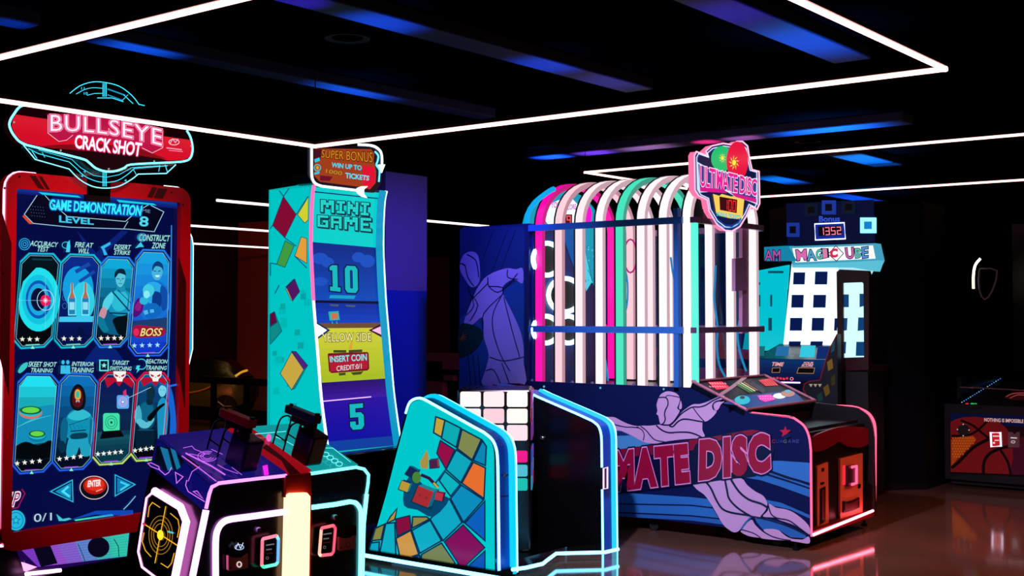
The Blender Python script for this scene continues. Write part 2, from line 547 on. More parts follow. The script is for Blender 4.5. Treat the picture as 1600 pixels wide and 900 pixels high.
for (px, py), lab, r in (((543, 61), 'round flush ceiling speaker above the nearest LED frame', .13), ((1262, 222), 'small round ceiling disc right of the machine sign', .12)):
    p = PZ(CEIL - .03).at(px, py)
    t = thing('ceiling_speaker', lab, 'speaker', (p.x, p.y, CEIL), 'round ceiling fittings')
    MB().lathe((p.x, p.y, CEIL - .03), [(r * .7, .006), (r, 0), (r, .03)], 24).build('rim', t, D('0C1224', .7, spec=.1, name='fitting_rim'), smooth=True)
    MB().lathe((p.x, p.y, CEIL - .026), [(r * .68, 0), (r * .68, .02)], 24).build('grille', t, D('0A0C14', .9, spec=.0, name='speaker_cloth'))
p = PZ(CEIL - .06).at(490, 208)
t = thing('sprinkler_head', 'tiny ceiling sprinkler above the tall cube machine', 'sprinkler', (p.x, p.y, CEIL))
MB().cyl((p.x, p.y, CEIL - .05), (p.x, p.y, CEIL), .012, 10).build('pipe', t, STEEL)
MB().lathe((p.x, p.y, CEIL - .06), [(.03, 0), (.03, .006)], 12).build('deflector', t, STEEL)

# added uplights, no fixtures: small coloured spots that wash stretches of the battens
def added_uplight(p, q, hexcol, energy):
    a = PZ(BZ).at(*p); b = PZ(BZ).at(*q); ln = (b - a).length; m = (a + b) / 2; dist = max(.45, ln * .55)
    spot('added_batten_uplight', (m.x, m.y, BZ - dist), (m.x, m.y, BZ), hexcol, energy * 14 * dist * dist, 2 * math.degrees(math.atan(ln * .62 / dist)), 1.0, .01)
for p, q, c, e_ in (((150, 63), (285, 90), '2088FF', 26), ((475, 128), (620, 158), '2088FF', 26), ((430, -8), (500, 14), '6030E0', 14), ((530, 22), (650, 52), '1C74FF', 22), ((800, 90), (900, 115), '1C68F8', 18), ((900, 115), (1005, 141), '5048A0', 16),
                    ((1080, 2), (1200, 42), '5038C0', 16), ((1180, 36), (1335, 94), '1C88FF', 24), ((-20, 30), (55, 43), '1C68E0', 12), ((835, 248), (890, 243), '2878FF', 90), ((900, 242), (960, 236), '9048C0', 70), ((960, 236), (1060, 227), 'B07080', 64), ((1085, 224), (1125, 220), 'FF2858', 90), ((1130, 219), (1190, 213), 'B05878', 64), ((1200, 212), (1400, 194), '1890F8', 90),
                    ((1312, 240), (1385, 260), '18A8F8', 50), ((1190, 276), (1250, 288), '18A0F8', 46), ((1300, 302), (1375, 319), '1C78F8', 34)):
    added_uplight(p, q, c, e_)
# ------------------------------------------------------------------ shooting gallery cabinet (far left)
XB = -4.85
SB = PX(XB)
BY0 = SB.at(4, 500).y; BY1 = SB.at(293, 450).y
bz0 = .56; bz1 = SB.at(150, 281).z
sh = thing('shooting_game_cabinet', 'tall red framed shooting game cabinet with big blue menu screen at far left', 'arcade machine', (XB - .15, (BY0 + BY1) / 2, 0))
MB().prism([(XB - .045, y, z) for y, z in rrect(BY0 + .02, BY1 - .02, .42, bz1 - .02, .06)], (-.3, 0, 0)).build('body', sh, BLACK)
MB().box(XB - .42, XB - .02, BY0 + .05, BY1 - .05, .02, .44).build('plinth', sh, BLACKG, bevel=.01)
for yy in (BY0 + .12, BY1 - .12):
    for xx in (XB - .36, XB - .1):
        MB().lathe((xx, yy, 0), [(.03, 0), (.03, .012), (.012, .016), (.012, .03)], 12).build('foot', sh, RUBBER)
sy0 = SB.at(19, 520).y; sy1 = SB.at(277, 480).y; sz1 = SB.at(150, 306).z; sz0 = SB.at(30, 829).z
out = rrect(BY0, BY1, bz0, bz1, .07); inn = rrect(sy0, sy1, sz0, sz1, .012)
BEZ = D('E00C30', .3, noise=.1, scale=5, name='red_bezel_print')
bez = MB().frame([(XB + .02, y, z) for y, z in out], [(XB + .02, y, z) for y, z in inn], (-.065, 0, 0)).build('bezel', sh, BEZ)
ab = Art(PX(XB + .02))
for q in ([(46, 274), (56, 275), (70, 296), (60, 294)], [(60, 275), (66, 276), (78, 296), (73, 296)], [(238, 292), (246, 293), (238, 309), (230, 308)], [(247, 294), (262, 295), (254, 311), (240, 309)],
          [(3, 330), (18, 380), (14, 620), (0, 560)], [(279, 400), (291, 440), (289, 640), (276, 560)]):
    ab = Art(PX(XB + .02)); ab.poly(q, '4A0714', 0, 1); ab.build('bezel_stripe', bez)
for x, y in ((7, 294), (268, 301), (286, 320), (30, 276), (4, 427), (286, 440), (287, 545)):
    MB().lathe(PX(XB + .02).at(x, y), [(.005, 0), (.005, .002), (.003, .003)], 8, axis=(1, 0, 0)).build('screw', bez, DARKMETAL)
# edge lights of the bezel
PINKL = LED((1, .35, .62), 3); WHITEL = LED((.75, .95, 1.0), 2.2)
e = .012
MB().tube([(XB, BY1 + .002, z) for z in (sz0 + .3, bz1 - .08)] + [(XB, BY1 - .07 + .07 * math.cos(t), bz1 - .07 + .07 * math.sin(t)) for t in (.3, .7, 1.1, 1.5)] + [(XB, BY1 - .14, bz1)], .006, 6).build('edge_light', sh, WHITEL)
MB().tube([(XB, BY0 - .002, z) for z in (bz0 + .1, bz1 - .08)] + [(XB, BY0 + .07 - .07 * math.cos(t), bz1 - .07 + .07 * math.sin(t)) for t in (.3, .7, 1.1, 1.5)] + [(XB, BY0 + .14, bz1)], .006, 6).build('edge_light', sh, PINKL)
# pale side wing behind the right edge
SW = PX(XB - .06)
px_prism(SW, [(289, 356), (295, 360), (300, 371), (302, 384), (301, 545), (294, 575), (289, 600)], .012).build('side_wing', sh, E('10A8D8', 1.1, sample=True))
px_tube(SW, [(295, 360), (300, 371), (302, 384), (301, 545), (294, 575)], .0022, .002).build('wing_edge_light', sh, WHITEL)
# screen
SS = PX(XB - .006)
scr = MB().box(XB - .03, XB - .006, sy0 - .005, sy1 + .005, sz0 - .005, sz1 + .005).build('screen', sh, E('060E4A', .8, .08, sample=True, spec=.3))
a = Art(SS, .0005)
TEAL, CY, BL, WH = '00C8DC', '18D8F0', '1E6CF0', 'E8F6FF'
# top strip, title plate
a.grad([(21, 293), (277, 316), (277, 326), (21, 302)], '0A3C9C', '0C1C70', 3, 1, 1)
a.poly([(60, 300), (122, 306), (127, 309), (66, 304)], CY, .9, 2); a.poly([(182, 312), (240, 318), (245, 321), (186, 316)], CY, .9, 2)
a.poly([(132, 304), (174, 308), (168, 310), (138, 307)], '50F0B0', 1, 3)
a.poly([(58, 305), (80, 305), (100, 332), (200, 341), (225, 320), (256, 330), (242, 361), (200, 359), (52, 349), (37, 336)], '030722', .8, 1)
a.line([(58, 305), (38, 335), (52, 349), (110, 355), (200, 358), (241, 362), (256, 331), (236, 321)], 1.0, 'A8D8F0', 1, 3)
a.line([(70, 305), (82, 318), (105, 338), (196, 346), (212, 332), (232, 320)], .9, 'A8D8F0', 1, 3)
a.line([(200, 346), (193, 358)], .8, 'A8D8F0', 1, 3)
a.poly([(37, 336), (52, 350), (46, 350), (35, 338)], 'E04820', 1, 3)
a.grad([(82, 310), (224, 322), (220, 340), (84, 328)], '0A50B0', '0838A0', 4, .9, 2)
a.text('GAME DEMONSTRATION', [(77, 311), (223, 321), (221, 338), (77, 328)], '0A68C8', 1, 3, .045, 0, 1.0)
a.text('GAME DEMONSTRATION', [(78, 312), (222, 322), (220, 337), (78, 327)], '30E4F8', 1.15, 4, .035, .08, 1.0)
a.text('LEVEL', [(93, 337), (146, 342), (146, 351), (93, 347)], '40C8F0', 1, 4, .03)
a.text('8', [(219, 338), (232, 339), (231, 354), (218, 353)], '50D8F0', 1, 4, .02)
a.text('ME', [(222, 326), (235, 328), (235, 333), (222, 331)], '7090B8', 1, 4)
for j in range(6):
    for k in range(4): a.ell(47 + j * 4 + k, 322 + k * 5 + j * .4, .6, .6, '5878A8', .8, 3, 6)
# side rails of the screen
a.line([(22, 310), (20, 420), (18, 560), (14, 720)], 1.6, '2C9CF0', 1, 2)
a.line([(268, 352), (267, 470), (263, 560), (262, 640)], 1.4, '2C9CF0', 1, 2)
a.line([(13, 690), (12, 745), (11, 765)], 3.4, '3CA0F0', 1, 2)
a.poly([(120, 360), (150, 395), (190, 360), (200, 362), (160, 400), (200, 440), (110, 440), (140, 400)], '0A2480', .8, 1)
a.poly([(150, 540), (120, 580), (165, 560), (210, 585), (180, 545)], '0A2480', .8, 1)

def lerp2(p, r, t): return (p[0] + (r[0] - p[0]) * t, p[1] + (r[1] - p[1]) * t)
def octo(q, c=.2):
    (A_, B_, C_, D_) = q; wx = c; wy = c * .45
    return [lerp2(A_, B_, wx), lerp2(A_, B_, 1 - wx), lerp2(B_, C_, wy), lerp2(B_, C_, 1 - wy), lerp2(C_, D_, wx), lerp2(C_, D_, 1 - wx), lerp2(D_, A_, wy), lerp2(D_, A_, 1 - wy)]
def inset(q, f):
    cx = sum(p[0] for p in q) / 4; cy = sum(p[1] for p in q) / 4
    return [(p[0] + (cx - p[0]) * f, p[1] + (cy - p[1]) * f * .5) for p in q]
CARDS = [((33, 396), (96, 397), (81, 541), (21, 545)), ((97, 397), (159, 399), (145, 541), (84, 544)), ((158, 401), (212, 403), (198, 541), (146, 543)), ((213, 390), (267, 392), (263, 555), (199, 556)),
         ((29, 584), (93, 585), (80, 736), (19, 741)), ((95, 583), (154, 585), (142, 732), (81, 736)), ((156, 582), (214, 583), (203, 723), (144, 727)), ((216, 582), (266, 583), (254, 717), (203, 721))]
FRAMEC = [('10B8D8', '10B8D8'), ('10B8D8', '10B8D8'), ('1E7CE8', '1E7CE8'), ('1E7CE8', '1C5CF0'), ('1E6CE8', '2058E8'), ('1E6CE8', '2058E8'), ('D0183C', 'B8D860'), ('D0183C', 'B8D860')]
FILL = [('02141C', '04060C'), ('0A2A88', '041048'), ('10A8D8', '02081C'), ('18A0E0', '1238C8'), ('20E0F0', '020814'), ('0C70B8', '030C20'), ('0A1858', '083848'), ('0A5090', '02060E')]
CL = []
for q, fc, fl in zip(CARDS, FRAMEC, FILL):
    o = octo(q); a.poly(o, '050A30', .8, 2)
    q2 = inset(q, .09); o2 = octo(q2)
    # fill in bands inside the octagon
    n = 9; (A_, B_, C_, D_) = q2
    for j in range(n):
        t0, t1 = j / n, (j + 1) / n
        def half(t): return .2 * max(0, 1 - min(t, 1 - t) / .09)
        u0, u1 = half(t0), half(t1)
        l0, r0 = lerp2(A_, D_, t0), lerp2(B_, C_, t0); l1, r1 = lerp2(A_, D_, t1), lerp2(B_, C_, t1)
        a.poly([lerp2(l0, r0, u0), lerp2(l0, r0, 1 - u0), lerp2(l1, r1, 1 - u1), lerp2(l1, r1, u1)], mixhex(fl[0], fl[1], j / (n - 1)), 1, 3)
    a.line([o[7], o[0], o[1], o[2]] , 3.0, fc[0], 1, 6); a.line([o[2], o[3]], 1.3, fc[0], 1, 6); a.line([o[6], o[7]], 1.3, fc[0], 1, 6)
    a.line([o[3], o[4], o[5], o[6]], 2.8, fc[1], 1, 6)
    a.line(o2, .7, '90D8F0', .9, 7, True)
    cb = lerp2(o[4], o[5], .5)
    a.poly([(cb[0] - 3, cb[1] + 2), (cb[0], cb[1] - 3), (cb[0] + 3, cb[1] + 2)], '90F0D0', 1, 8)
    a.line([(cb[0] - 11, cb[1] - 4), (cb[0] + 11, cb[1] - 5)], 1.4, '60E8C0' if fc[0] == '10B8D8' else 'A030E0', 1, 8)
    CL.append(q2)
def stars(n, p, q, r=4.4, col='F0F4E8'):
    for j in range(n):
        c = lerp2(p, q, j / (n - 1)); a.star(c[0], c[1], r, col, 1, 9)
stars(3, (35, 530), (58, 530)); stars(3, (100, 529), (124, 529)); stars(4, (158, 528.5), (189, 528)); stars(4, (210, 540), (246, 539), 4.4, 'A0E8FF')
stars(4, (27, 724), (62, 720)); stars(4, (93, 717), (126, 713)); stars(5, (153, 709.5), (189, 706)); stars(4, (211, 704), (237, 700))
# card 1: round target
for r, c in ((1.0, '20E0EC'), (.78, '12C4E0'), (.6, '0A58B8'), (.5, '1CA8E0'), (.36, '051038')):
    a.ell(60, 468, 33 * r, 50 * r, c, 1, 4, 30)
a.poly([(24, 440), (33, 415), (60, 415), (50, 425), (36, 440), (29, 468), (31, 500), (24, 512)], '031018', 1, 4.5)
a.ring(71, 469, 13, 16, .8, 'C0F0FF', 1, 5); a.ell(71, 469.5, 8, 9, 'E81858', 1, 5); a.ell(71, 469.5, 3.6, 4, 'F890B8', 1, 6); a.ell(71, 469.5, 1.5, 1.7, 'FFFFFF', 1, 7)
a.line([(71, 432), (71, 512)], .5, '80C8E0', 1, 6); a.line([(30, 469), (88, 470)], .5, '80C8E0', 1, 6)
a.line([(50, 405), (82, 406)], 2.5, '0A3C48', 1, 4)
# card 2: bottles on a shelf
a.ell(122, 450, 24, 34, '10A0E0', 1, 4); a.ell(130, 470, 18, 30, '30D8F0', .9, 4.4)
a.poly([(93, 495), (146, 494), (145, 503), (92, 503)], '40C8F0', 1, 4.8); a.poly([(118, 525), (124, 508), (136, 525)], '031040', 1, 5)
for bx in (112.5, 133.5):
    a.poly([(bx - 6, 493), (bx - 6.5, 466), (bx - 2.5, 455), (bx - 2.2, 443), (bx + 2.2, 443), (bx + 2.5, 455), (bx + 6.5, 466), (bx + 6, 493)], '70E8F8', 1, 5)
    a.poly([(bx - 4.6, 491), (bx - 5, 467), (bx - 1.6, 456), (bx - 1.2, 444), (bx + 1.2, 444), (bx + 1.6, 456), (bx + 5, 467), (bx + 4.6, 491)], '2080B8', 1, 6)
    a.poly([(bx - 1.6, 456), (bx - 1.6, 442), (bx + 1.6, 442), (bx + 1.6, 456), (bx + 4, 466), (bx - 4, 466)], 'C06840', 1, 7)
    a.poly([(bx - 4, 472), (bx + 4, 472), (bx + 4, 484), (bx - 4, 484)], '90E0F0', 1, 7)
for j in range(3): a.ring(101, 452 + j * 13, 3.4, 4.5, .6, '3878C0', 1, 5, 12)
a.line([(118, 425), (140, 412)], 6, '1448A8', 1, 4.6); a.line([(124, 440), (148, 424)], 5, '1448A8', 1, 4.6)
# figures: plain unnamed silhouettes in tones of blue
def fig(parts, L0=4):
    for k, (pts, c) in enumerate(parts):
        a.poly(spline(pts, 3, True), c, 1, L0 + .3 * k)
fig([([(165, 520), (160, 505), (163, 488), (170, 478), (186, 480), (198, 486), (199, 505), (196, 523)], '0A5C84'),           # trousers
     ([(176, 500), (186, 494), (198, 490), (198, 520), (186, 523), (180, 512)], '031018'),
     ([(172, 462), (182, 452), (194, 452), (203, 460), (204, 476), (200, 490), (186, 494), (172, 488), (168, 474)], '1494BC'),   # vest
     ([(178, 456), (192, 454), (200, 464), (196, 482), (182, 486), (174, 474)], '2CBCD8'),
     ([(168, 462), (175, 456), (177, 466), (172, 478), (166, 486), (160, 482), (162, 470)], '50D4E8'),                        # upper arm
     ([(160, 480), (167, 484), (164, 496), (158, 500), (154, 494)], 'C890A0'),                                                # bare forearm
     ([(153, 494), (162, 498), (166, 508), (170, 516), (163, 520), (156, 512), (152, 503)], '0C7898'),                        # glove
     ([(201, 462), (207, 470), (208, 486), (203, 492), (199, 480)], '0E88B0'),
     ([(183, 448), (194, 446), (195, 455), (184, 456)], '1C8CB0'),                                                            # neck
     ([(181, 430), (186, 423), (193, 424), (196, 432), (194, 442), (188, 449), (182, 443)], '58C4DC'),                        # head
     ([(179, 434), (180, 425), (186, 420), (194, 421), (197, 430), (194, 429), (186, 427), (182, 432)], '06243C')])
a.line([(182, 435), (187, 436)], 1.0, '06243C', 1, 8); a.line([(190, 436), (194, 435)], 1.0, '06243C', 1, 8); a.line([(185, 443), (191, 443)], .9, '0A4C68', 1, 8); a.line([(188, 437), (189, 440)], .8, '1C7C98', 1, 8)
a.line([(176, 456), (202, 486)], 2.2, '083450', 1, 8); a.line([(184, 453), (205, 474)], 1.0, '083450', 1, 8); a.line([(171, 489), (199, 490)], 2, '062438', 1, 8)
fig([([(214, 474), (222, 452), (234, 440), (250, 440), (262, 452), (265, 480), (252, 498), (226, 499)], '1470D0'),
     ([(228, 446), (240, 440), (252, 446), (256, 462), (246, 478), (232, 472)], '28A8E8'), ([(252, 446), (262, 456), (262, 478), (254, 486), (250, 466)], '0C4CA8'),
     ([(240, 456), (252, 460), (250, 480), (238, 478)], '0A3888'), ([(226, 478), (244, 474), (252, 488), (240, 498), (228, 496)], '0E68C0'),
     ([(237, 426), (240, 414), (246, 410), (253, 415), (254, 427), (249, 437), (241, 436)], '44B4DC'), ([(238, 424), (239, 414), (246, 408), (254, 413), (255, 424), (252, 418), (243, 416)], '0C3C78'),
     ([(207, 484), (215, 466), (224, 472), (222, 488), (210, 496)], '50107C'), ([(210, 482), (216, 471), (221, 476), (218, 486)], '8C1C80')])
a.line([(240, 423), (244, 424)], 1.1, '061834', 1, 8); a.line([(247, 424), (251, 423)], 1.1, '061834', 1, 8); a.poly([(242, 430), (250, 430), (248, 433), (244, 433)], 'D8F0F8', 1, 8)
a.ell(232, 454, 9, 10, '48E0F8', .8, 7); a.ell(225, 470, 7, 6, '30C8F0', .8, 7); a.ell(229, 460, 5, 6, '90F4FF', .9, 7.4)
for q in ([(224, 486), (230, 484), (232, 490), (226, 492)], [(234, 484), (240, 483), (241, 488), (235, 489)]): a.poly(q, '50B8E8', 1, 7.6)
a.poly([(205, 502), (262, 496), (262, 520), (204, 526)], '1C3C70', 1, 6.6)
a.poly(spline([(207, 515), (214, 508), (236, 510), (256, 512), (256, 524), (236, 527), (212, 527)], 3, True), 'A01040', 1, 7)
a.text('BOSS', [(220, 513), (254, 513), (252, 524.5), (219, 525)], '50200C', 1, 8, .08, .2); a.text('BOSS', [(220, 513), (254, 513), (252, 524.5), (219, 525)], 'F8D888', 1, 9, .02, .2)
a.ell(213, 519, 4.5, 6, 'E02858', 1, 8)
# card 5: flying clays
a.poly([(28, 640), (85, 632), (82, 690), (24, 698)], '1494C0', .9, 4)
a.poly(spline([(22, 700), (40, 690), (60, 696), (80, 688), (80, 715), (22, 716)], 3, True), '02080C', 1, 4.6)
for cx, cy, rx, ry in ((48, 641, 17, 6.5), (58, 678, 13, 5.5)):
    a.ell(cx, cy + 4, rx + 1, ry + 3, '0C78A0' if cx > 50 else 'C87868', 1, 5); a.ell(cx, cy + 2, rx, ry + 1, '20B8C8', 1, 5.3); a.ell(cx, cy, rx, ry, '105838', 1, 5.6); a.ell(cx, cy - .3, rx * .8, ry * .72, '68D848', 1, 6)
for j in range(7): a.line([(26 + j * 4, 668 - j * 2), (50 + j * 5, 655 - j)], .7, '50D8E8', .8, 5)
# card 6: hooded guard
fig([([(104, 712), (106, 690), (112, 682), (134, 682), (140, 692), (141, 711), (128, 712), (124, 698), (118, 712)], '20A0C0'),    # legs
     ([(100, 664), (106, 648), (116, 640), (130, 640), (140, 646), (147, 660), (145, 680), (136, 686), (110, 686), (103, 680)], '1090B4'),
     ([(106, 650), (118, 641), (130, 640), (142, 648), (134, 654), (122, 657), (110, 655)], '30BCD0'),                       # collar cape
     ([(95, 664), (101, 652), (106, 660), (105, 680), (101, 696), (95, 692)], '0A6488'), ([(141, 654), (148, 662), (147, 682), (142, 694), (138, 690), (140, 672)], '0C7090'),
     ([(93, 690), (100, 690), (103, 702), (97, 708), (92, 702)], '063048'),
     ([(112, 678), (134, 676), (135, 684), (112, 686)], '083C54'),
     ([(109, 622), (114, 606), (122, 600), (130, 606), (134, 620), (132, 636), (122, 642), (112, 637)], '081018'), ([(113, 620), (117, 609), (122, 605), (127, 609), (130, 620), (128, 633), (121, 637), (114, 632)], '50101C'),
     ([(117, 612), (121, 608), (126, 612), (126, 622), (121, 625), (117, 621)], 'F0A030'), ([(118.5, 613), (121, 611), (124, 613), (124, 620), (121, 622), (118.5, 620)], '30C0A0')])
for k in range(5): a.line([(108 + k * 6, 662 + k), (112 + k * 6, 672 - k)], .7, '0A6484', 1, 7.4)
a.line([(108, 664), (138, 654)], 1.2, '0A5878', 1, 7); a.line([(110, 674), (134, 672)], 2, '084058', 1, 7)
a.text('M', [(119, 625), (124, 625), (124, 629), (119, 629)], 'F0E0E0', 1, 9)
# card 7: square swinging targets
a.poly([(150, 660), (206, 658), (202, 690), (150, 694)], '0A2448', 1, 4); a.grad([(150, 675), (204, 672), (202, 700), (150, 704)], '185868', '0A3C50', 4, 1, 4.3)
for cx, cy, r in ((174, 660, 13), (192, 628, 9.5)):
    col = '40E0A8' if r > 10 else '58A8F0'
    a.poly([(x, y * 1.12 - cy * .12) for x, y in rrect(cx - r, cx + r, cy - r, cy + r, r * .3)], col, 1, 5)
    for rr in (.7, .45): a.ring(cx, cy, r * rr, r * rr * 1.12, .9, '107860' if r > 10 else 'E0A0D0', 1, 6, 18)
    a.ell(cx, cy, 1.8, 2, '083828' if r > 10 else 'F8E0F0', 1, 7, 10)
a.poly([(160, 674), (188, 672), (194, 682), (156, 686)], '04080E', 1, 5.5); a.poly([(192, 612), (197, 608), (198, 618), (193, 619)], 'D03070', 1, 6)
a.poly([(162, 590), (212, 590), (206, 606), (192, 596), (186, 604), (180, 596), (168, 606)], 'B01030', 1, 6)
# card 8: two people back to back
fig([([(246, 634), (252, 622), (259, 624), (263, 640), (262, 662), (258, 692), (248, 694), (246, 662)], '1890C0'),            # cloaked companion
     ([(258, 600), (266, 604), (272, 626), (275, 660), (275, 690), (265, 692), (266, 650), (261, 622)], '1464D0'),
     ([(248, 606), (252, 599), (258, 601), (260, 610), (257, 618), (252, 620), (248, 614)], '74D0E6'), ([(247, 608), (251, 597), (258, 598), (262, 608), (258, 604), (252, 602)], '0C60A0'),
     ([(214, 702), (213, 676), (218, 664), (238, 664), (241, 680), (238, 702)], '042034'),                                    # trousers
     ([(213, 646), (218, 632), (228, 626), (238, 630), (243, 640), (241, 662), (234, 670), (218, 670)], '0A4868'),              # vest
     ([(220, 634), (232, 628), (239, 636), (238, 656), (224, 662)], '0C6488'),
     ([(211, 642), (217, 633), (221, 644), (221, 658), (214, 662), (210, 652)], '44B0C8'), ([(213, 656), (221, 655), (230, 660), (238, 652), (241, 656), (232, 668), (220, 668)], '58C0D4'),
     ([(229, 624), (238, 622), (238, 632), (230, 632)], '08283C'), ([(229, 612), (232, 604), (238, 603), (242, 610), (241, 621), (236, 626), (230, 622)], '0C2C40'), ([(231, 612), (241, 611), (241, 615.5), (232, 616)], '60C8D8'),
     ([(230, 652), (246, 636), (256, 630), (257, 633), (248, 641), (236, 658)], '030A10')])
a.line([(233, 613.5), (235.5, 613.8)], .9, '06202C', 1, 9); a.line([(238, 613.5), (240, 613.2)], .9, '06202C', 1, 9); a.line([(216, 672), (240, 672)], 1.6, '0C5070', 1, 8); a.line([(250, 609), (252, 609)], .7, '0A4060', 1, 8); a.line([(255, 609), (257, 609)], .7, '0A4060', 1, 8)
a.line([(200, 622), (236, 605)], .6, 'D0E8F0', 1, 8); a.line([(262, 604), (290, 598)], 3, '1C6CE8', 1, 5)
a.poly([(218, 590), (262, 590), (258, 602), (248, 596), (243, 604), (236, 596), (224, 604)], 'B01030', 1, 6)
for cx in (187, 243):
    a.poly([(cx - 10, 580), (cx + 10, 580), (cx + 9, 588), (cx + 5, 592), (cx + 4, 596), (cx - 4, 596), (cx - 5, 592), (cx - 9, 588)], 'F4F4F0', 1, 9)
    a.poly([(cx - 8, 584), (cx - 2, 587), (cx - 3, 589), (cx - 7, 588)], 'C01028', 1, 10); a.poly([(cx + 8, 584), (cx + 2, 587), (cx + 3, 589), (cx + 7, 588)], 'C01028', 1, 10)
    a.poly([(cx - 1, 590), (cx + 1, 590), (cx, 588)], '501018', 1, 10)
# headings
HEAD = [('ACCURACY', (48, 376, 91, 379, 384), 'TEST', (59, 385, 77, 386, 393)), ('FIRE AT', (118, 378, 146, 380, 386), 'WILL', (123, 388, 140, 389, 396)), ('DESERT', (179, 382, 205, 383, 390), 'STRIKE', (179, 391, 204, 392, 398)), ('CONSTRUCT', (218, 366, 266, 368, 376), 'ZONE', (238, 379, 259, 380, 388)),
        ('SKEET SHOT', (45, 565, 89, 566, 573), 'TRAINING', (49, 575, 83, 576, 582)), ('INTERIOR', (113, 565, 147, 566, 572), 'TRAINING', (112, 574, 147, 575, 582)), ('TARGET', (176, 563, 202, 564, 570), 'SWITCHING', (172, 572, 206, 573, 579)), ('REACTION', (229, 561, 262, 562, 568), 'TRAINING', (229, 571, 261, 572, 578))]
for t1, q1, t2, q2 in HEAD:
    for t_, q in ((t1, q1), (t2, q2)):
        hgt = q[4] - q[1]
        qq = [(q[0], q[1]), (q[2], q[3]), (q[2] - 1, q[3] + hgt - 1), (q[0] - 1, q[4])]
        a.text(t_, qq, '0A4468', 1, 8, .06, .15); a.text(t_, qq, 'A8E8E0', 1, 9, .012, .15)
for r in (8.5, 5.5, 2.5): a.ring(38.5, 381.5, r, r * 1.05, 1.3, '28A8E8', 1, 8, 18)
a.ring(103, 383, 6, 5, 1, '40D0F0', 1, 8, 14); a.poly([(105, 379), (109, 375), (110, 386), (109, 394), (103, 394)], '40D0F0', 1, 8)
a.poly([(157, 386), (172, 378), (173, 382), (163, 388), (168, 398), (163, 399), (160, 390)], '30B8F0', 1, 8)
a.ell(222, 371, 8, 7, '1C9CD0', .8, 7.5); a.poly([(211, 388), (220, 378), (225, 386), (219, 386)], '40C8E8', 1, 8)
a.poly(spline([(28, 580), (34, 570), (43, 566), (42, 574), (32, 583)], 3, True), '38C8C8', 1, 8)
for cx in (98.5, 106): a.ell(cx, 566, 2.6, 3.4, '38C0E8', 1, 8, 12); a.poly([(cx - 4, 584), (cx - 3.4, 571), (cx + 3.4, 571), (cx + 4, 584)], '38C0E8', 1, 8)
a.line([(156, 563), (169, 563), (169, 579), (156, 579)], 2, '60E8D8', 1, 8, True); a.star(162.5, 571, 4.5, '90F0E0', 1, 8)
a.ring(221, 569, 8, 8, 1.3, '40D8F0', 1, 8, 18, -120, 160); a.poly([(214, 571), (219, 571), (217, 576), (220, 576), (213, 583), (215, 577), (212, 577)], '40D8F0', 1, 9)
# buttons row
a.poly([(79, 768), (115, 749), (115, 785)], '0A1030', 1, 3); a.line([(79, 768), (113, 750), (114, 784)], 1.6, '30B8E8', 1, 5, True); a.poly([(86, 768), (111, 754), (111, 781)], '0E90C0', 1, 4); a.line([(107, 760), (98, 768), (109, 776)], 3.4, '50E0F8', 1, 6)
a.line([(180, 742), (211, 757), (180, 775)], 1.6, '30B8E8', 1, 5, True); a.poly([(183, 746), (206, 757), (183, 771)], '0E80B8', 1, 4); a.line([(188, 753), (200, 758), (188, 766)], 3.0, '40D0F0', 1, 6)
a.ell(147, 763, 22, 18, '081018', 1, 3); a.ring(147, 762, 22, 18, 1.1, 'E8D8D8', 1, 4); a.ell(148, 759, 18, 13.5, 'B81810', 1, 5); a.ell(148, 757, 15, 10, 'E03020', 1, 6)
a.line([(150, 768), (160, 764)], 1.4, 'F8A890', 1, 7)
a.text('ENTER', [(138, 751.5), (158, 749.5), (157, 759), (137, 760.5)], 'F8F0F0', 1, 8, .04)
# foot of the screen
a.poly([(10, 766), (36, 764), (39, 770), (26, 794), (10, 796)], '20083C', 1, 3); a.line([(34, 764), (39, 771), (28, 793), (10, 797)], 1.4, 'B01858', 1, 4)
a.text('1P', [(15, 771), (32, 769), (29, 790), (12, 791)], 'F0E8F8', 1, 5, .07, .2); a.text('1P', [(15, 771), (32, 769), (29, 790), (12, 791)], '901050', 1, 6, .0, .2)
a.ell(25, 813, 14.5, 16, '20B8E0', 1, 4); a.ring(25, 813, 11, 12.4, 1, '0A6898', 1, 5); a.star(25, 813, 8, '0A6898', 1, 5); a.star(25, 813, 5, '30C8EC', 1, 6)
a.text('0/1', [(53, 803), (81, 801), (81, 813), (53, 816)], 'B8D8E8', 1, 4)
a.poly([(88, 803), (98, 811), (108, 809), (112, 811), (102, 814), (92, 814)], '40C8D8', 1, 4)
a.grad([(116, 812), (175, 803), (178, 806), (118, 814)], '48E8B0', '20A0E0', 5, 1, 4, vertical=False)
a.poly([(110, 812), (150, 798), (208, 797), (208, 806), (150, 804)], '0C4CC0', .9, 3)
a.line([(193, 796), (201, 788), (212, 775)], 1.4, '70C8F0', 1, 4)
a.build('screen_picture', scr)
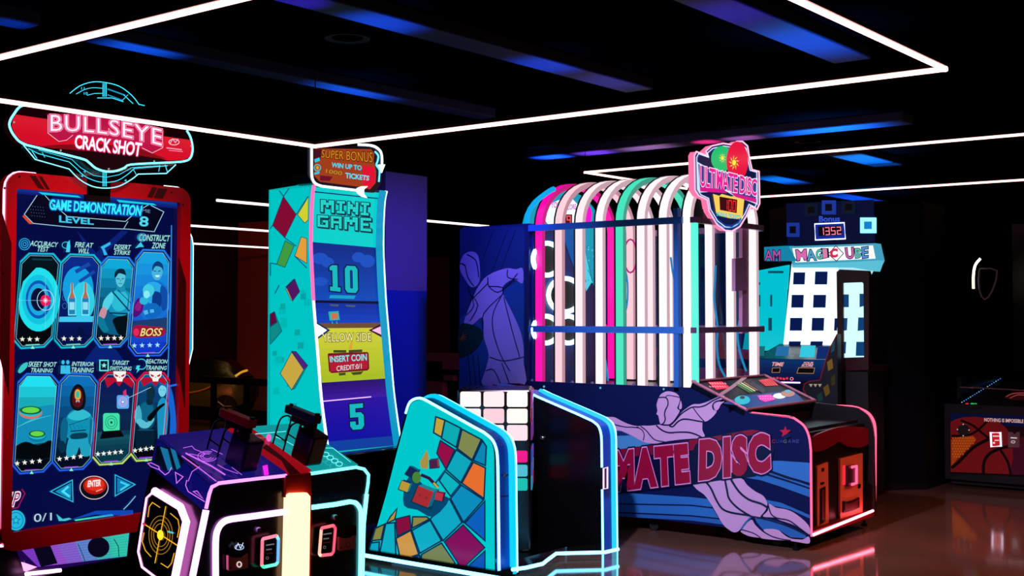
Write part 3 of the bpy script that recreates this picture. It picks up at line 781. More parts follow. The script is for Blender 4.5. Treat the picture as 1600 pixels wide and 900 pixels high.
# sill with the speaker mesh, glowing violet to turquoise
SK = PX(XB - .01)
sk = px_prism(SK, [(30, 854), (205, 828), (198, 870), (75, 892), (42, 886)], .05, 0).build('speaker_panel', sh, E('2A0A60', .6, sample=True))
a = Art(SK, .001)
base = [(33, 858), (110, 843), (202, 832), (197, 868), (75, 888)]
cols = ['8A40D8', 'A058E0', '9068E0', '6890E0', '40C8C8', '38D8C0']
n = len(cols)
for j in range(n):
    t0, t1 = j / n, (j + 1) / n
    up = lambda t: (31 + 171 * t, 857 - 26 * t - 3 * math.sin(t * math.pi) * 0); dn = lambda t: (60 + 138 * t, 886 - 17 * t)
    a.poly([up(t0), up(t1), dn(t1), dn(t0)], cols[j], .8, 1)
for j in range(60):
    for k in range(9):
        u = (j + .5 * (k % 2)) / 60; v = (k + .5) / 9
        x0, y0 = up(u); x1, y1 = dn(u); a.poly([(x0 + (x1 - x0) * v - .5, y0 + (y1 - y0) * v), (x0 + (x1 - x0) * v, y0 + (y1 - y0) * v - .6), (x0 + (x1 - x0) * v + .5, y0 + (y1 - y0) * v), (x0 + (x1 - x0) * v, y0 + (y1 - y0) * v + .6)], '180838', .6, 2)
a.poly([(52, 856), (78, 851), (90, 880), (64, 886)], '08061C', 1, 3); a.ell(154, 855, 17, 16, '08061C', 1, 3)
a.line([(122, 850), (128, 864), (134, 880)], 1, '180838', 1, 3); a.line([(178, 842), (185, 854), (186, 870)], 1.2, '0A2838', 1, 3)
a.build('speaker_mesh', sk)
px_prism(SK, [(37, 879), (58, 886), (41, 893)], .02, off=.004).build('corner_light', sh, E('FF90D8', 2.2, sample=True))
px_tube(PX(XB + .0), [(40, 897), (95, 891)], .008).build('corner_light', sh, LED((1, .35, .9), 6))
px_tube(PX(XB + .0), [(0, 853), (18, 851)], .006).build('corner_light', sh, LED((1, .35, .75), 5))

# ---------------- sign on top
SM = PX(XB + .07)
mq = px_prism(SM, spline([(22, 180), (31, 167), (47, 161), (80, 165), (120, 171), (200, 186), (270, 198), (290, 203), (298, 215), (301, 232), (298, 246), (288, 252), (262, 253), (205, 257), (195, 263), (182, 267), (166, 267), (150, 262), (138, 252), (131, 249), (100, 241), (60, 231), (35, 224), (22, 212), (15, 198), (16, 187)], 3, True), .05).build('sign', sh, E('1A0206', .8, .04, sample=False, spec=.5))
a = Art(SM, .001)
a.poly([(20, 186), (25, 179), (80, 187), (160, 199), (299, 219), (300, 233), (297, 245), (287, 250), (262, 251), (235, 243), (200, 236), (160, 232), (120, 231), (85, 232), (60, 228), (36, 222), (24, 211), (18, 198)], 'D80A28', .95, 1)
a.poly([(60, 228), (85, 234), (120, 236), (160, 237), (200, 241), (235, 247), (262, 252), (205, 255), (182, 265), (166, 265), (150, 260), (136, 249), (100, 239)], '1C0208', .9, 2)
a.poly([(60, 229), (90, 226), (160, 225), (220, 233), (262, 249), (235, 246), (200, 240), (120, 235)], '880818', .9, 1.5)
def arc(u, v):
    x = 79 + 174 * u; yt = 179 + 4 * u + 19 * u * u; h = 26 - 2 * math.sin(u * math.pi)
    return (x, yt + h * v)
a.poly([(74, 178), (90, 178), (140, 178), (200, 186), (250, 203), (256, 204), (254, 232), (238, 240), (225, 232), (200, 228), (120, 214), (105, 219), (90, 220), (75, 208)], 'C01048', .9, 2.4)
a.line([(75, 180), (75, 208), (92, 221), (104, 219), (114, 211)], .8, 'FFC8E0', 1, 3); a.line([(222, 231), (238, 239), (254, 231), (254, 205)], .8, 'FFC8E0', 1, 3)
a.text('BULLSEYE', None, 'FF9CC8', 1.2, 4, .05, 0, 1.08, fn=arc); a.text('BULLSEYE', None, 'E01860', 1, 5, .03, 0, 1.08, fn=arc); a.text('BULLSEYE', None, 'FFD8E8', 1.3, 6, -.002, 0, 1.08, fn=arc)
a.text('CRACK SHOT', [(118, 211), (222, 224), (219, 244), (117, 231)], 'F02878', 1, 4, .07, 0, .95); a.text('CRACK SHOT', [(118, 211), (222, 224), (219, 244), (117, 231)], 'FFF4F8', 1.3, 7, .02, 0, .95)
a.ring(272, 222, 8, 4.5, 1.2, 'F8C8D8', 1, 4, 16); a.line([(266, 224), (270, 217), (274, 223), (278, 217)], 1, 'F8C8D8', 1, 4); a.line([(260, 231), (284, 234)], 2, 'F090B0', 1, 4); a.line([(264, 235), (286, 237)], 1, 'F090B0', 1, 4)
for x, y in ((22, 191), (95, 235), (170, 264), (241, 252), (299, 228)): a.ell(x, y, 1.5, 1.6, 'D8C8C8', .6, 8, 8)
a.build('sign_lettering', mq)
px_tube(SM, spline([(47, 161), (31, 167), (22, 178), (16, 188), (15, 198), (22, 212), (35, 224), (60, 231), (100, 241), (131, 249), (139, 254), (150, 263), (166, 268), (182, 267), (195, 262), (205, 257), (262, 254), (288, 252), (298, 246), (301, 232), (298, 215), (292, 204)], 3), .0045, .002).build('sign_edge_light', mq, LED((.12, .85, 1), 3.2))
# etched clear plate behind the sign
SP = PX(XB + .045)
pl = px_prism(SP, spline([(105, 146), (125, 131), (145, 126), (165, 126), (187, 133), (207, 148), (220, 163), (224, 190), (222, 235), (275, 256), (260, 273), (216, 274), (206, 283), (186, 294), (165, 297), (144, 294), (124, 283), (107, 267), (54, 252), (33, 225), (95, 225), (100, 180)], 2, True), .008).build('sign_backing_plate', sh, GLASS('0A1420', .25))
a = Art(SP, .001); N1, N2 = '40D8F8', '90F0FF'
a.line(spline([(109, 146), (125, 134), (145, 128), (165, 129), (187, 135), (206, 149), (217, 163)], 3) + [(226, 165)], 1.2, N1, 1.6, 1)
a.line(spline([(119, 147), (132, 140), (146, 137), (160, 138)], 3), 1.0, N1, 1.2, 1); a.line(spline([(136, 149), (148, 146), (160, 146)], 2), .9, N1, 1.2, 1)
for x0 in (161, 163.5, 166): a.line([(x0, 130), (x0, 151)], 1.2, N1, 1.4, 1)
a.line([(152, 153), (175, 153), (193, 159)], 1.1, N1, 1.4, 1); a.line([(168, 139), (196, 149)], 2, '1C90B8', 1.1, 1); a.line([(168, 148), (192, 157)], 1.6, '1C90B8', 1.1, 1); a.line([(193, 148), (208, 162)], 1, N1, 1.2, 1); a.line([(190, 158), (200, 148)], .8, N1, 1.2, 1)
a.text('11', [(127, 136), (132, 136), (132, 140), (127, 140)], N1, 1.2, 1); a.text('10', [(131, 144), (137, 144), (137, 148), (131, 148)], N1, 1.2, 1)
a.line(spline([(36, 226), (46, 238), (55, 249)], 2) + [(108, 264)] + spline([(108, 264), (124, 280), (144, 291), (165, 294), (186, 291), (206, 280), (216, 272)], 3)[1:] + [(260, 271), (275, 257)], 1.6, N2, 1.6, 1)
a.line([(44, 232), (60, 240), (108, 253), (118, 262)] + spline([(118, 262), (132, 275), (150, 283), (166, 285), (184, 282), (200, 272), (210, 263)], 3)[1:] + [(262, 259)], 1.1, N1, 1.3, 1)
a.line([(60, 234), (112, 249), (126, 262), (146, 274), (166, 277), (186, 273), (206, 262), (250, 259)], .9, N1, 1.1, 1)
a.line([(50, 236), (58, 248)], 1.2, N1, 1.3, 1); a.line([(66, 238), (70, 246)], .9, N1, 1.2, 1); a.line([(250, 258), (248, 268)], 1, N1, 1.2, 1); a.line([(258, 257), (262, 270)], 1.2, N1, 1.3, 1)
for x0 in (161, 163.5, 166): a.line([(x0, 269), (x0, 291)], 1.2, N1, 1.4, 1)
a.line([(208, 264), (213, 273)], 1, N1, 1.2, 1)
for x, y in ((132, 268), (128, 275), (196, 282)): a.text('4', [(x - 2, y - 2), (x + 2, y - 2), (x + 2, y + 2), (x - 2, y + 2)], N1, 1.2, 1)
a.build('etched_lines', pl)
pp = SM.at(165, 262)
MB().box(XB - .12, XB + .02, pp.y - .06, pp.y + .06, bz1 - .1, pp.z + .1).build('sign_bracket', sh, BLACK)

# ------------------------------------------------------------------ gun stand in front of it
XF = -3.5
SF = PX(XF)
SLOPE = .40; DEP = .36
frontp = [(301, 900), (312, 845), (322, 795), (327, 772), (331, 761), (342, 755), (447, 743), (485, 739), (556, 730), (569, 733), (576, 742), (575, 756), (572, 775), (568, 820), (566, 900)]
fr3 = [SF.at(*p) for p in frontp]
zb = .06
sl_ = (fr3[2].y - fr3[0].y) / (fr3[2].z - fr3[0].z)
fr3 = [Vector((XF, fr3[0].y - sl_ * (fr3[0].z - zb), zb))] + fr3 + [Vector((XF, fr3[-1].y, zb))]
gs = thing('gun_stand', 'black two player gun stand with violet and cyan edge lights before the target screen', 'arcade machine', (XF - DEP / 2, (fr3[0].y + fr3[-1].y) / 2, 0))
def back(p):
    k = max(0.0, min(1.0, (p.z - .55) / .35))
    sh_ = sl_ * SLOPE * DEP * k if p.y < SF.at(345, 755).y else 0.0      # the left flank stays in one plane
    return Vector((XF - DEP, p.y + sh_, p.z + SLOPE * DEP * k))
GSM = D('07070B', .22, name='stand_black')
mb = MB(); nfr = len(fr3); bk = [back(p) for p in fr3]
mb.add(fr3, [tuple(range(nfr))]); mb.add(bk, [tuple(reversed(range(nfr)))])
b0 = len(mb.v); mb.v += fr3 + bk
for j in range(nfr):
    q = (j + 1) % nfr; mb.f.append((b0 + j, b0 + nfr + j, b0 + nfr + q, b0 + q)); mb.i.append(0)
mb.build('body', gs, GSM, smooth=True)
for yy in (fr3[0].y + .1, fr3[-1].y - .1):
    for xx in (XF - .06, XF - DEP + .06): MB().lathe((xx, yy, 0), [(.028, 0), (.028, .015), (.012, .02), (.012, .07)], 12).build('foot', gs, RUBBER)
# edge lights
VIO = LED((.80, .30, 1.0), 4.2); CYA = LED((.14, .85, .95), 3.6); VIO2 = LED((.75, .22, 1.0), 2.2); CYA2 = LED((.15, .9, .95), 2.5)
px_tube(SF, [(301, 900), (312, 845), (322, 797)], .012, .004).build('edge_light', gs, VIO)
px_tube(SF, [(322, 795), (327, 772), (331, 761), (342, 755), (400, 748), (447, 743)], .0065, .002).build('edge_light', gs, VIO2)
px_tube(SF, [(486, 740), (556, 730), (569, 733), (576, 742), (575, 756), (572, 775)], .0065, .002).build('edge_light', gs, CYA2)
px_tube(SF, [(573, 772), (568, 820), (566, 900)], .009, .004).build('edge_light', gs, CYA)
px_tube(SF, spline([(337, 905), (337, 846), (341, 826), (350, 815), (362, 811)], 4) + [(400, 806), (443, 800)], .0115, .006).build('edge_light', gs, VIO)
px_tube(SF, [(486, 793), (525, 788), (546, 784)] + spline([(546, 784), (556, 786), (563, 796), (564, 812)], 4)[1:] + [(563, 905)], .009, .006).build('edge_light', gs, CYA)
# centre lamp post
px_prism(SF, [(452, 774), (456, 771), (480, 770), (485, 776), (483, 905), (449, 905)], .03, off=.03).build('centre_light', gs, LED((1, .50, .24), 3.0))
px_prism(SF, [(447, 743), (486, 739), (487, 768), (486, 905), (446, 905)], .03, off=.012).build('centre_post', gs, D('C02410', .35, name='red_post'))
# top prints: left half violet art, red centre band, right half turquoise
topz = fr3[7].z
TP = Plane((XF, 0, topz), (SLOPE, 0, 1))
top = Art(TP, .015)
for nm_, (f0, f1), hx, em in (('top_panel', ((332, 760.5), (446, 743.2)), '241C9C', .4), ('centre_band', ((448, 743), (485, 739)), 'C01020', .55), ('top_panel', ((487, 738.8), (558, 730.4)), '10A8AC', .75)):
    g0, g1 = SF.at(*f0), SF.at(*f1); up_ = TP.n * .013
    MB().prism([g0 + up_, g1 + up_, back(g1) + up_, back(g0) + up_], -TP.n * .013).build(nm_, gs, E(hx, em, .2, sample=True, spec=.3))
cbp = Art(TP, .015); cbp.poly([(410, 700), (440, 720), (452, 742), (470, 740), (440, 712), (416, 694)], '400408', .5, 2); cbp.build('band_print', gs)
VN = 'C060F0'
top.poly([(282, 713), (292, 713), (312, 728), (306, 733)], '401010', 0, 3)
for pts, wd in (([(286, 700), (300, 697), (304, 702), (320, 708), (316, 713), (296, 709)], .9), ([(284, 712), (312, 732), (338, 752)], 1.6), ([(290, 708), (330, 728), (352, 742)], 2.4), ([(312, 729), (300, 737), (294, 752)], 1.2),
                ([(330, 702), (348, 710)], .9), ([(340, 726), (352, 733)], .9), ([(352, 733), (372, 740)], .9), ([(362, 730), (378, 742)], .8)):
    top.line(pts, wd, VN, 1.3, 4)
for r in (1, .72, .46): top.ring(324, 713, 15 * r, 8 * r, 1, VN, 1.2, 4, 20, 20, 300)
top.poly([(410, 728), (418, 726), (420, 742), (413, 743)], 'F020E0', 1.2, 4)
top.build('violet_print', gs)
top = Art(TP, .015)
for j in range(5): top.ring(502 + j * 7, 705 + j * 5, 5, 3.4, 1.1, '70F8F0', 1.3, 4, 14)
top.line([(505, 700), (520, 700), (548, 722)], 1.0, '70F8F0', 1.2, 4); top.line([(430, 682), (448, 690), (470, 702)], 1, '70F8F0', 1.2, 4)
top.line([(399, 678), (447, 674)], 1.2, '60F0F0', 1.2, 4)
top.ell(420, 684, 4, 6, 'F060C0', 1.2, 4)
top.build('turquoise_print', gs)
# sloping left flank: printed shoulder and the octagonal gunsight lamp
pf = Vector(fr3[3]); pf2 = Vector(fr3[2]); 
yl = SF.at(316, 830).y
fa, fb_ = SF.at(322, 795), SF.at(301, 900)
SL = Plane(fa, Vector((1, 0, 0)).cross(fb_ - fa))
fl = Art(SL, .006)
ftop = SF.at(331, 761); fbk = back(ftop); fl0 = SF.at(321, 800); fl1 = back(fl0)
MB().prism([p_ + SL.n * .004 for p_ in (ftop, fl0, fl1 + Vector((.0, 0, 0)), fbk)], -SL.n * .003).build('flank_panel', gs, E('16189C', .35))
fl.poly([(245, 697), (270, 700), (288, 720), (280, 735), (252, 735), (240, 720)], '0A80B8', 0, 2)
for q in ([(250, 698), (262, 702), (270, 734), (262, 735)], [(266, 700), (274, 704), (282, 730), (276, 734)]): fl.poly(q, '2090C8', .6, 3)
for pts, wd in (([(231, 724), (236, 723), (248, 729), (249, 734), (236, 729)], 1.1), ([(249, 734), (258, 742), (264, 738), (268, 730)], 1.2), ([(274, 738), (286, 745), (276, 755)], 1.2), ([(292, 750), (290, 758), (294, 768), (320, 784)], 1.3), ([(302, 768), (308, 767), (317, 779)], 1.2)):
    fl.line(pts, wd, 'D070F0', 1.3, 4, closed=(len(pts) == 3 or len(pts) == 5))
fl.build('flank_print', gs)
OCT = [(231, 773), (239, 767), (243, 768), (282, 793), (290, 808), (291, 822), (281, 905), (225, 884), (217, 868), (217, 850)]
OCT = [(241, 767), (282, 792), (291, 815), (273, 905), (248, 906), (222, 886), (216, 862), (229, 778)]
oc = px_prism(SL, OCT, .02, off=.014).build('gunsight_panel', gs, D('060406', .1, name='gunsight_black'))
px_tube(SL, [(241, 767), (282, 792), (291, 815), (273, 905)], .0135, .016).build('gunsight_light', gs, LED((1, .22, .85), 7))
px_tube(SL, [(273, 905), (248, 906), (222, 886), (216, 862), (229, 778), (241, 767)], .004, .016).build('gunsight_light', gs, LED((1, .25, .8), 4))
g = Art(SL, .0145); YG = 'F0B020'
g.ell(250.5, 836, 5, 8, 'FFC828', 1.6, 3, 18); g.line([(224, 818), (278, 853)], 1.5, YG, 1.3, 2); g.line([(259, 791), (242, 880)], 1.3, YG, 1.2, 2)
for r in (11, 14.5, 18.5): g.ring(251, 836, r, r * 1.62, .9, 'A87820', 1.1, 1, 28)
for pts in ([(231, 808), (233, 792), (238, 785), (250, 793)], [(266, 802), (278, 812), (280, 824), (277, 840)], [(225, 832), (222, 846), (227, 860), (236, 870)], [(251, 880), (262, 887), (268, 880), (272, 864)]):
    g.line(pts, 1.2, YG, 1.2, 1)
g.poly([(262, 829), (272, 832), (270, 834), (262, 832)], '30C8D8', 1.2, 3)
g.poly([(223, 816), (228, 819), (227, 822), (222, 819)], 'E02030', 1.2, 3)
g.build('gunsight_print', oc)
# card readers, coin locks, ticket slots on the front
def reader(q, frame_cols, lab=None):
    o = px_prism(SF, q, .02, off=.024).build('card_reader', gs, D('101014', .3, name='reader_black'))
    cx = sum(p[0] for p in q) / len(q); cy = sum(p[1] for p in q) / len(q)
    n = len(q)
    for j in range(n):
        c = frame_cols[j % len(frame_cols)]
        px_tube(SF, [q[j], q[(j + 1) % n]], .006, .025).build('reader_light', o, E(c, 1.6, sample=True))
    ar = Art(SF, .0245)
    ar.line([(cx - 6, cy - 10), (cx + 7, cy - 12)], 2, 'A0A0A8', .4, 1); ar.line([(cx - 6, cy - 3), (cx + 3, cy - 4)], 2, '909098', .4, 1); ar.line([(cx - 6, cy + 3), (cx + 5, cy + 2)], 1.4, '602028', .4, 1)
    ar.ring(cx - 4, cy + 10, 2, 2, .7, '909098', .5, 1, 10)
    ar.build('reader_print', o)
reader([(411, 842), (432, 837), (435, 843), (434, 878), (431, 882), (412, 886), (409, 883), (410, 845)], ['F87890', '70D0E0', '60A0E0', '60E8D8', '60F0C0', '40E0A0', 'F06880', 'F87890'])
reader([(503, 825), (521, 821), (524, 826), (521, 862), (518, 866), (501, 868), (499, 865), (502, 828)], ['FF6070', 'E04060', 'E05068', 'F04860', 'FF6070', 'F8C8B0', 'F8A890', 'FF6070'])
SALM = D('F49C90', .4, name='salmon_plate')
for q, ring in (([(357, 868), (366, 872), (378, 871), (387, 865), (388, 886), (386, 888), (360, 892), (357, 890)], (374, 882)), ([(530, 839), (538, 842), (548, 840), (555, 836), (555, 857), (532, 861), (530, 859)], (544, 851))):
    o = px_prism(SF, q, .012, off=.016).build('ticket_plate', gs, SALM)
    ar = Art(SF, .0165); ar.ring(ring[0], ring[1], 3.4, 4, 1.4, 'F8F0F0' if ring[0] < 400 else '702828', .9 if ring[0] < 400 else .1, 1, 16); ar.ell(q[-1][0] + 3, q[-1][1] - 3, 1.2, 1.4, '301010', 0, 1, 8); ar.build('plate_print', o)
    px_prism(SF, [(x, y) for x, y in ((ring[0] - 14, ring[1] - 26), (ring[0] + 13, ring[1] - 30), (ring[0] + 13, ring[1] - 14), (ring[0], ring[1] - 9), (ring[0] - 14, ring[1] - 12))], .01, off=.013).build('slot_cover', gs, BLACKG)
lg = Art(SF, .0145)
lg.ring(374, 855, 7, 4, 1.2, 'B0C0FF', 1, 1, 14); lg.line([(368, 858), (372, 849), (376, 857), (380, 848)], 1.2, 'E0E8FF', 1, 2); lg.build('maker_mark', gs)
for x, y in ((400, 828), (520, 808)):
    c = SF.at(x, y); MB().lathe((XF, c.y, c.z), [(.012, 0), (.012, .016), (.009, .02)], 14, axis=(1, 0, 0)).build('lock', gs, STEEL, smooth=True)
px_prism(SF, [(489, 745), (556, 737), (568, 745), (566, 774), (545, 776), (489, 784)], .004, off=.003).build('upper_panel', gs, D('0C2438', .25, name='dark_blue_panel'))

# ------------------------------------------------------------------ the two toy guns in their holders
def light_gun(label, bx, by, slide_hex, body_hex, hold_mat):
    """bx, by: pixel of the holder's foot on the top plate"""
    c = TP.at(bx, by)
    up = TP.n; fw = Vector((-1, 0, SLOPE * .55)).normalized(); sd = Vector((0, 1, 0)); upg = sd.cross(fw) * -1
    if upg.z < 0: upg = -upg
    t = thing('light_gun', label, 'toy gun', c, 'guns on the stand')
    hh = .062
    MB().obox(c + up * (hh + .014), Vector((-.045, 0, .045 * SLOPE)), (0, .042, 0), up * hh).build('holster', t, hold_mat, bevel=.01)
    gtop = c + up * (hh * 2)
    gb = D(body_hex, .4, name='gun_body_' + body_hex)
    # grip rising out of the holster
    gr0 = gtop - up * .03 + fw * -.012; gr1 = gtop + up * .028 + fw * .03
    mb = MB()
    mb.tube([gr0, (gr0 + gr1) / 2 + fw * .004, gr1], [.019, .021, .023], 10, r2=.016, up=fw)
    mb.build('grip', t, gb, smooth=True)
    sc0 = gr1 + up * .018
    MB().obox(sc0 + fw * .035 - up * .012, fw * .062, sd * .015, upg * .012).build('frame', t, gb, bevel=.004)
    MB().obox(sc0 + fw * .05 + upg * .016, fw * .088, sd * .0185, upg * .0165).build('slide', t, D(slide_hex, .35, name='gun_slide_' + slide_hex), bevel=.005)
    MB().obox(sc0 - fw * .03 + upg * .036, fw * .006, sd * .008, upg * .005).build('rear_sight', t, gb)
    MB().obox(sc0 + fw * .122 + upg * .035, fw * .006, sd * .004, upg * .004).build('front_sight', t, gb)
    g0 = sc0 + fw * .022 - upg * .024
    MB().torus(g0 + fw * .012 - upg * .014, sd, .022, .004, 16).build('trigger_guard', t, gb, smooth=True)
    MB().obox(g0 + fw * .008 - upg * .008, fw * .003, sd * .004, upg * .011).build('trigger', t, gb)
    # wire cradle ahead of the grip
    wr = MB()
    for off in (.10, .165):
        for k in (0,):
            p0 = c + Vector((-1, 0, SLOPE)).normalized() * off
            wr.tube(spline([p0 - sd * .03 - up * .0, p0 - sd * .03 + up * .10, p0 - sd * .015 + up * .125, p0 + sd * .015 + up * .125, p0 + sd * .03 + up * .10, p0 + sd * .03], 4), .0035, 6)
    p0 = c + Vector((-1, 0, SLOPE)).normalized() * .10; p1 = c + Vector((-1, 0, SLOPE)).normalized() * .165
    for sg in (-1, 1):
        wr.cyl(p0 + sd * .03 * sg + up * .05, p1 + sd * .03 * sg + up * .05, .003, 6)
    wr.build('wire_cradle', t, DARKMETAL)
    return t
light_gun('toy pistol with dark red slide standing on the violet half of the stand', 374, 735, 'E02038', '1A0A0C', D('101450', .3, name='holster_blue'))
light_gun('toy pistol with blue-black slide standing on the turquoise half of the stand', 476, 725, '184878', '0A1018', D('060810', .3, name='holster_black'))
# ------------------------------------------------------------------ tall cube game with its play booth
W1 = PZ(0).at(778, 904)                      # near wall, front foot
YW = W1.y; XW = W1.x
YT = YW + .10                                # tower's near side
SW_ = PY(YW); ST = PY(YT)
YW2 = PZ(0).at(946, 864).y                   # far wall's inner face
cg = thing('cube_game_cabinet', 'tall turquoise cube game with curved screen and light edged booth walls', 'arcade machine', (XW - .8, (YW + YW2) / 2, 0))
# tower: profile read along its near side
prof_px = [(490, 286), (487, 300), (485, 330), (484, 380), (486, 430), (488, 470), (492, 520), (496, 570), (500, 620), (506, 668), (512, 712), (518, 745)]
prof = [(lambda p: (p.x, p.z))(ST.at(*q)) for q in prof_px]
XT = prof[0][0]
xback = ST.at(422, 400).x
ztop = prof[0][1]
YT2 = PX(XT).at(601, 300).y
TEALM = E('00B8B8', .9, .25, sample=True)
lowx = prof[-1][0]
side = [(x, YT, z) for x, z in prof] + [(lowx, YT, prof[-1][1] - .05), (lowx, YT, .12), (xback, YT, .12), (xback, YT, ztop - .02)]
MB().prism([(x + (-.012), y, z) for x, y, z in side], (0, YT2 - YT, 0), 0).build('tower_body', cg, BLACK)
sp = MB().prism([(x - .004, y, z) for x, y, z in side], (0, -.012, 0)).build('side_panel', cg, [TEALM])
CS = Curved(prof)
# side picture: flying cubes
SA = PY(YT - .012)
a = Art(SA, .001)
a.poly([(422, 298), (484, 292), (482, 380), (486, 470), (498, 620), (505, 690), (422, 690)], '00C4C4', 1.0, 1)
DK = '0C3C68'
c5 = lambda *p: crop(415, 280, 4.5, p)
c3 = lambda *p: crop(270, 280, 2.37, p)
for pts, col in ((c5((125, 120), (215, 248), (135, 412), (48, 325)), '7C0A30'), (c5((300, 125), (300, 285), (275, 308), (225, 250)), 'C8C830'), (c5((138, 432), (200, 470), (135, 620), (78, 598)), '3C9440'),
                 (c5((250, 405), (290, 418), (290, 592), (205, 540)), 'D89838'), (c5((205, 703), (240, 790), (190, 855), (150, 765)), '50145C'), (c5((150, 765), (190, 855), (180, 850), (142, 770)), 'D8A050'), (c5((150, 765), (205, 703), (195, 705), (142, 758)), '28083C'),
                 (c3((360, 500), (376, 490), (385, 528), (360, 545)), '5A0A3A'), (c3((378, 492), (404, 562), (372, 600), (360, 612), (360, 548), (386, 530)), '0C8480'),
                 (c3((440, 640), (485, 705), (440, 780), (398, 720)), 'C0A040'), (c3((440, 637), (456, 638), (500, 690), (485, 705)), '482078'), (c3((485, 705), (500, 690), (452, 775), (440, 780)), '0C7C80')):
    a.poly(pts, col, 1.1, 3)
    a.line(pts, .9, DK, .8, 4, True)
for pts in (c5((125, 120), (95, 78)), c5((125, 120), (165, 65)), c5((215, 248), (300, 120)), c5((48, 325), (32, 350)), c5((135, 412), (215, 470)), c5((205, 540), (290, 625)), c5((78, 598), (34, 590), (34, 680)), c5((95, 745), (65, 805))):
    a.line(pts, 1.6, '0A5C88', .9, 2)
random.seed(3)
for j in range(26):
    x = random.uniform(424, 476); y = random.uniform(450, 650); s_ = random.uniform(5, 11)
    a.poly([(x, y), (x + s_, y - .8), (x + s_, y + s_), (x, y + s_ + .6)], random.choice(['00A4AC', '00BCB8', '08A8A4']), .95, 1.5)
a.build('side_picture', sp)
# curved glass front
def cstrip(name, u0, u1, zlo, zhi, mat, off, parent, thick=.0, n=24):
    mb = MB(); vs = []; fs = []
    for j in range(n + 1):
        z = zlo + (zhi - zlo) * j / n; x = CS.x(z) + off
        vs += [(x, u0, z), (x, u1, z)]
    for j in range(n): fs.append((2 * j, 2 * j + 1, 2 * j + 3, 2 * j + 2))
    mb.add(vs, fs); return mb.build(name, parent, mat)
zlo = prof[-1][1]
scr = cstrip('curved_screen', YT + .01, YT2 - .01, zlo, ztop, E('0A2080', .8, .08, sample=True), .004, cg)
a = Art(CS, .006)
TQ = '00D0CC'
a.poly([(489, 290), (600, 302), (598, 388), (487, 378)], TQ, 1, 1)
a.grad([(486, 378), (599, 387), (600, 472), (488, 470)], '082C88', '0C48B8', 8, 1, 1)
for x, y, rx, ry in ((500, 404, 13, 9), (512, 410, 10, 8), (560, 402, 10, 8), (574, 408, 12, 10), (500, 440, 12, 7)): a.ell(x, y, rx, ry, '1850C0', 1, 2, 16)
a.poly([(488, 469), (600, 471), (600, 475), (488, 473)], '04082C', 1, 3)
a.grad([(488, 473), (601, 475), (604, 508), (493, 508)], '0830A0', '1040C0', 4, 1, 1)
a.poly([(494, 505), (604, 504), (605, 512), (495, 513)], '6C4C30', 1, 2)
a.grad([(494, 512), (604, 511), (609, 592), (503, 599)], 'D0D038', 'A8BC20', 8, 1, 1)
a.grad([(502, 598), (609, 591), (611, 620), (505, 628)], '280C70', '3C14A0', 5, 1, 1)
a.grad([(505, 627), (611, 619), (616, 694), (516, 704)], '2808A0', '0C10A0', 8, 1, 1)
a.poly([(513, 690), (616, 681), (617, 697), (515, 707)], '1040A0', 1, 2)
a.line([(505, 627), (580, 620)], 1.6, 'F0C0F0', 1.2, 4)
a.poly([(515, 706), (617, 696), (618, 714), (520, 728)], '0CB0A8', 1, 3)
# pixel lettering
for st, q in (('MINI', [(501, 312), (577, 317), (576, 337), (501, 331)]), ('GAME', [(496, 336), (580, 341), (580, 362), (496, 354)])):
    a.pixtext(st, [(x + 1.3, y + 1.6) for x, y in q], '0A2C40', 1, 2, .28); a.pixtext(st, q, '0A3448', 1, 3, .3); a.pixtext(st, q, '20D8D0', 1, 4, -.02)
def blockdigit(d, q, col, e, L, grow=0):
    P = {'1': [(.28, 0), (.72, 0), (.72, .84), (.95, .84), (.95, 1), (.05, 1), (.05, .84), (.28, .84), (.28, .2), (.05, .2), (.05, .08)],
         '5': [(.05, 0), (.95, 0), (.95, .17), (.42, .17), (.42, .34), (.78, .34), (.97, .46), (.97, .86), (.8, 1), (.2, 1), (.03, .86), (.03, .68), (.4, .68), (.4, .82), (.6, .82), (.6, .52), (.05, .52)]}
    if d in P:
        pts = P[d]
        if grow: a.line([a.bil(q, u, v) for u, v in pts], grow, col, e, L, True)
        a.poly([a.bil(q, u, v) for u, v in pts], col, e, L)
    else:
        o = [(.2, 0), (.8, 0), (.97, .12), (.97, .88), (.8, 1), (.2, 1), (.03, .88), (.03, .12)]; i = [(.42, .16), (.58, .16), (.6, .2), (.6, .8), (.58, .84), (.42, .84), (.4, .8), (.4, .2)]
        pts = [((p[0] + q_[0]) / 2, (p[1] + q_[1]) / 2) for p, q_ in zip(o, i)]
        k = len(o); vs = [a.bil(q, *p) for p in o] + [a.bil(q, *p) for p in i]
        if grow:
            a.line([a.bil(q, *p) for p in o], grow, col, e, L, True); a.line([a.bil(q, *p) for p in i], grow * .6, col, e, L, True)
        a.raw(vs, [(j, (j + 1) % k, k + (j + 1) % k, k + j) for j in range(k)], a.mat(col, e), L)
for d, q in (('1', [(514, 414), (532, 415), (533, 456), (515, 454)]), ('0', [(538, 415), (559, 416), (560, 458), (539, 457)]), ('5', [(545, 632), (568, 630), (570, 670), (547, 672)])):
    blockdigit(d, q, '061440', 1, 3, 4.0); blockdigit(d, q, '10B8C0', 1, 4)
a.poly([(516, 461), (556, 462), (553, 467), (514, 466)], '10A0C8', 1, 3); a.poly([(515, 475), (530, 476), (528, 479), (516, 478)], '48586C', 1, 3); a.poly([(539, 476), (556, 477), (554, 480), (541, 479)], '48586C', 1, 3)
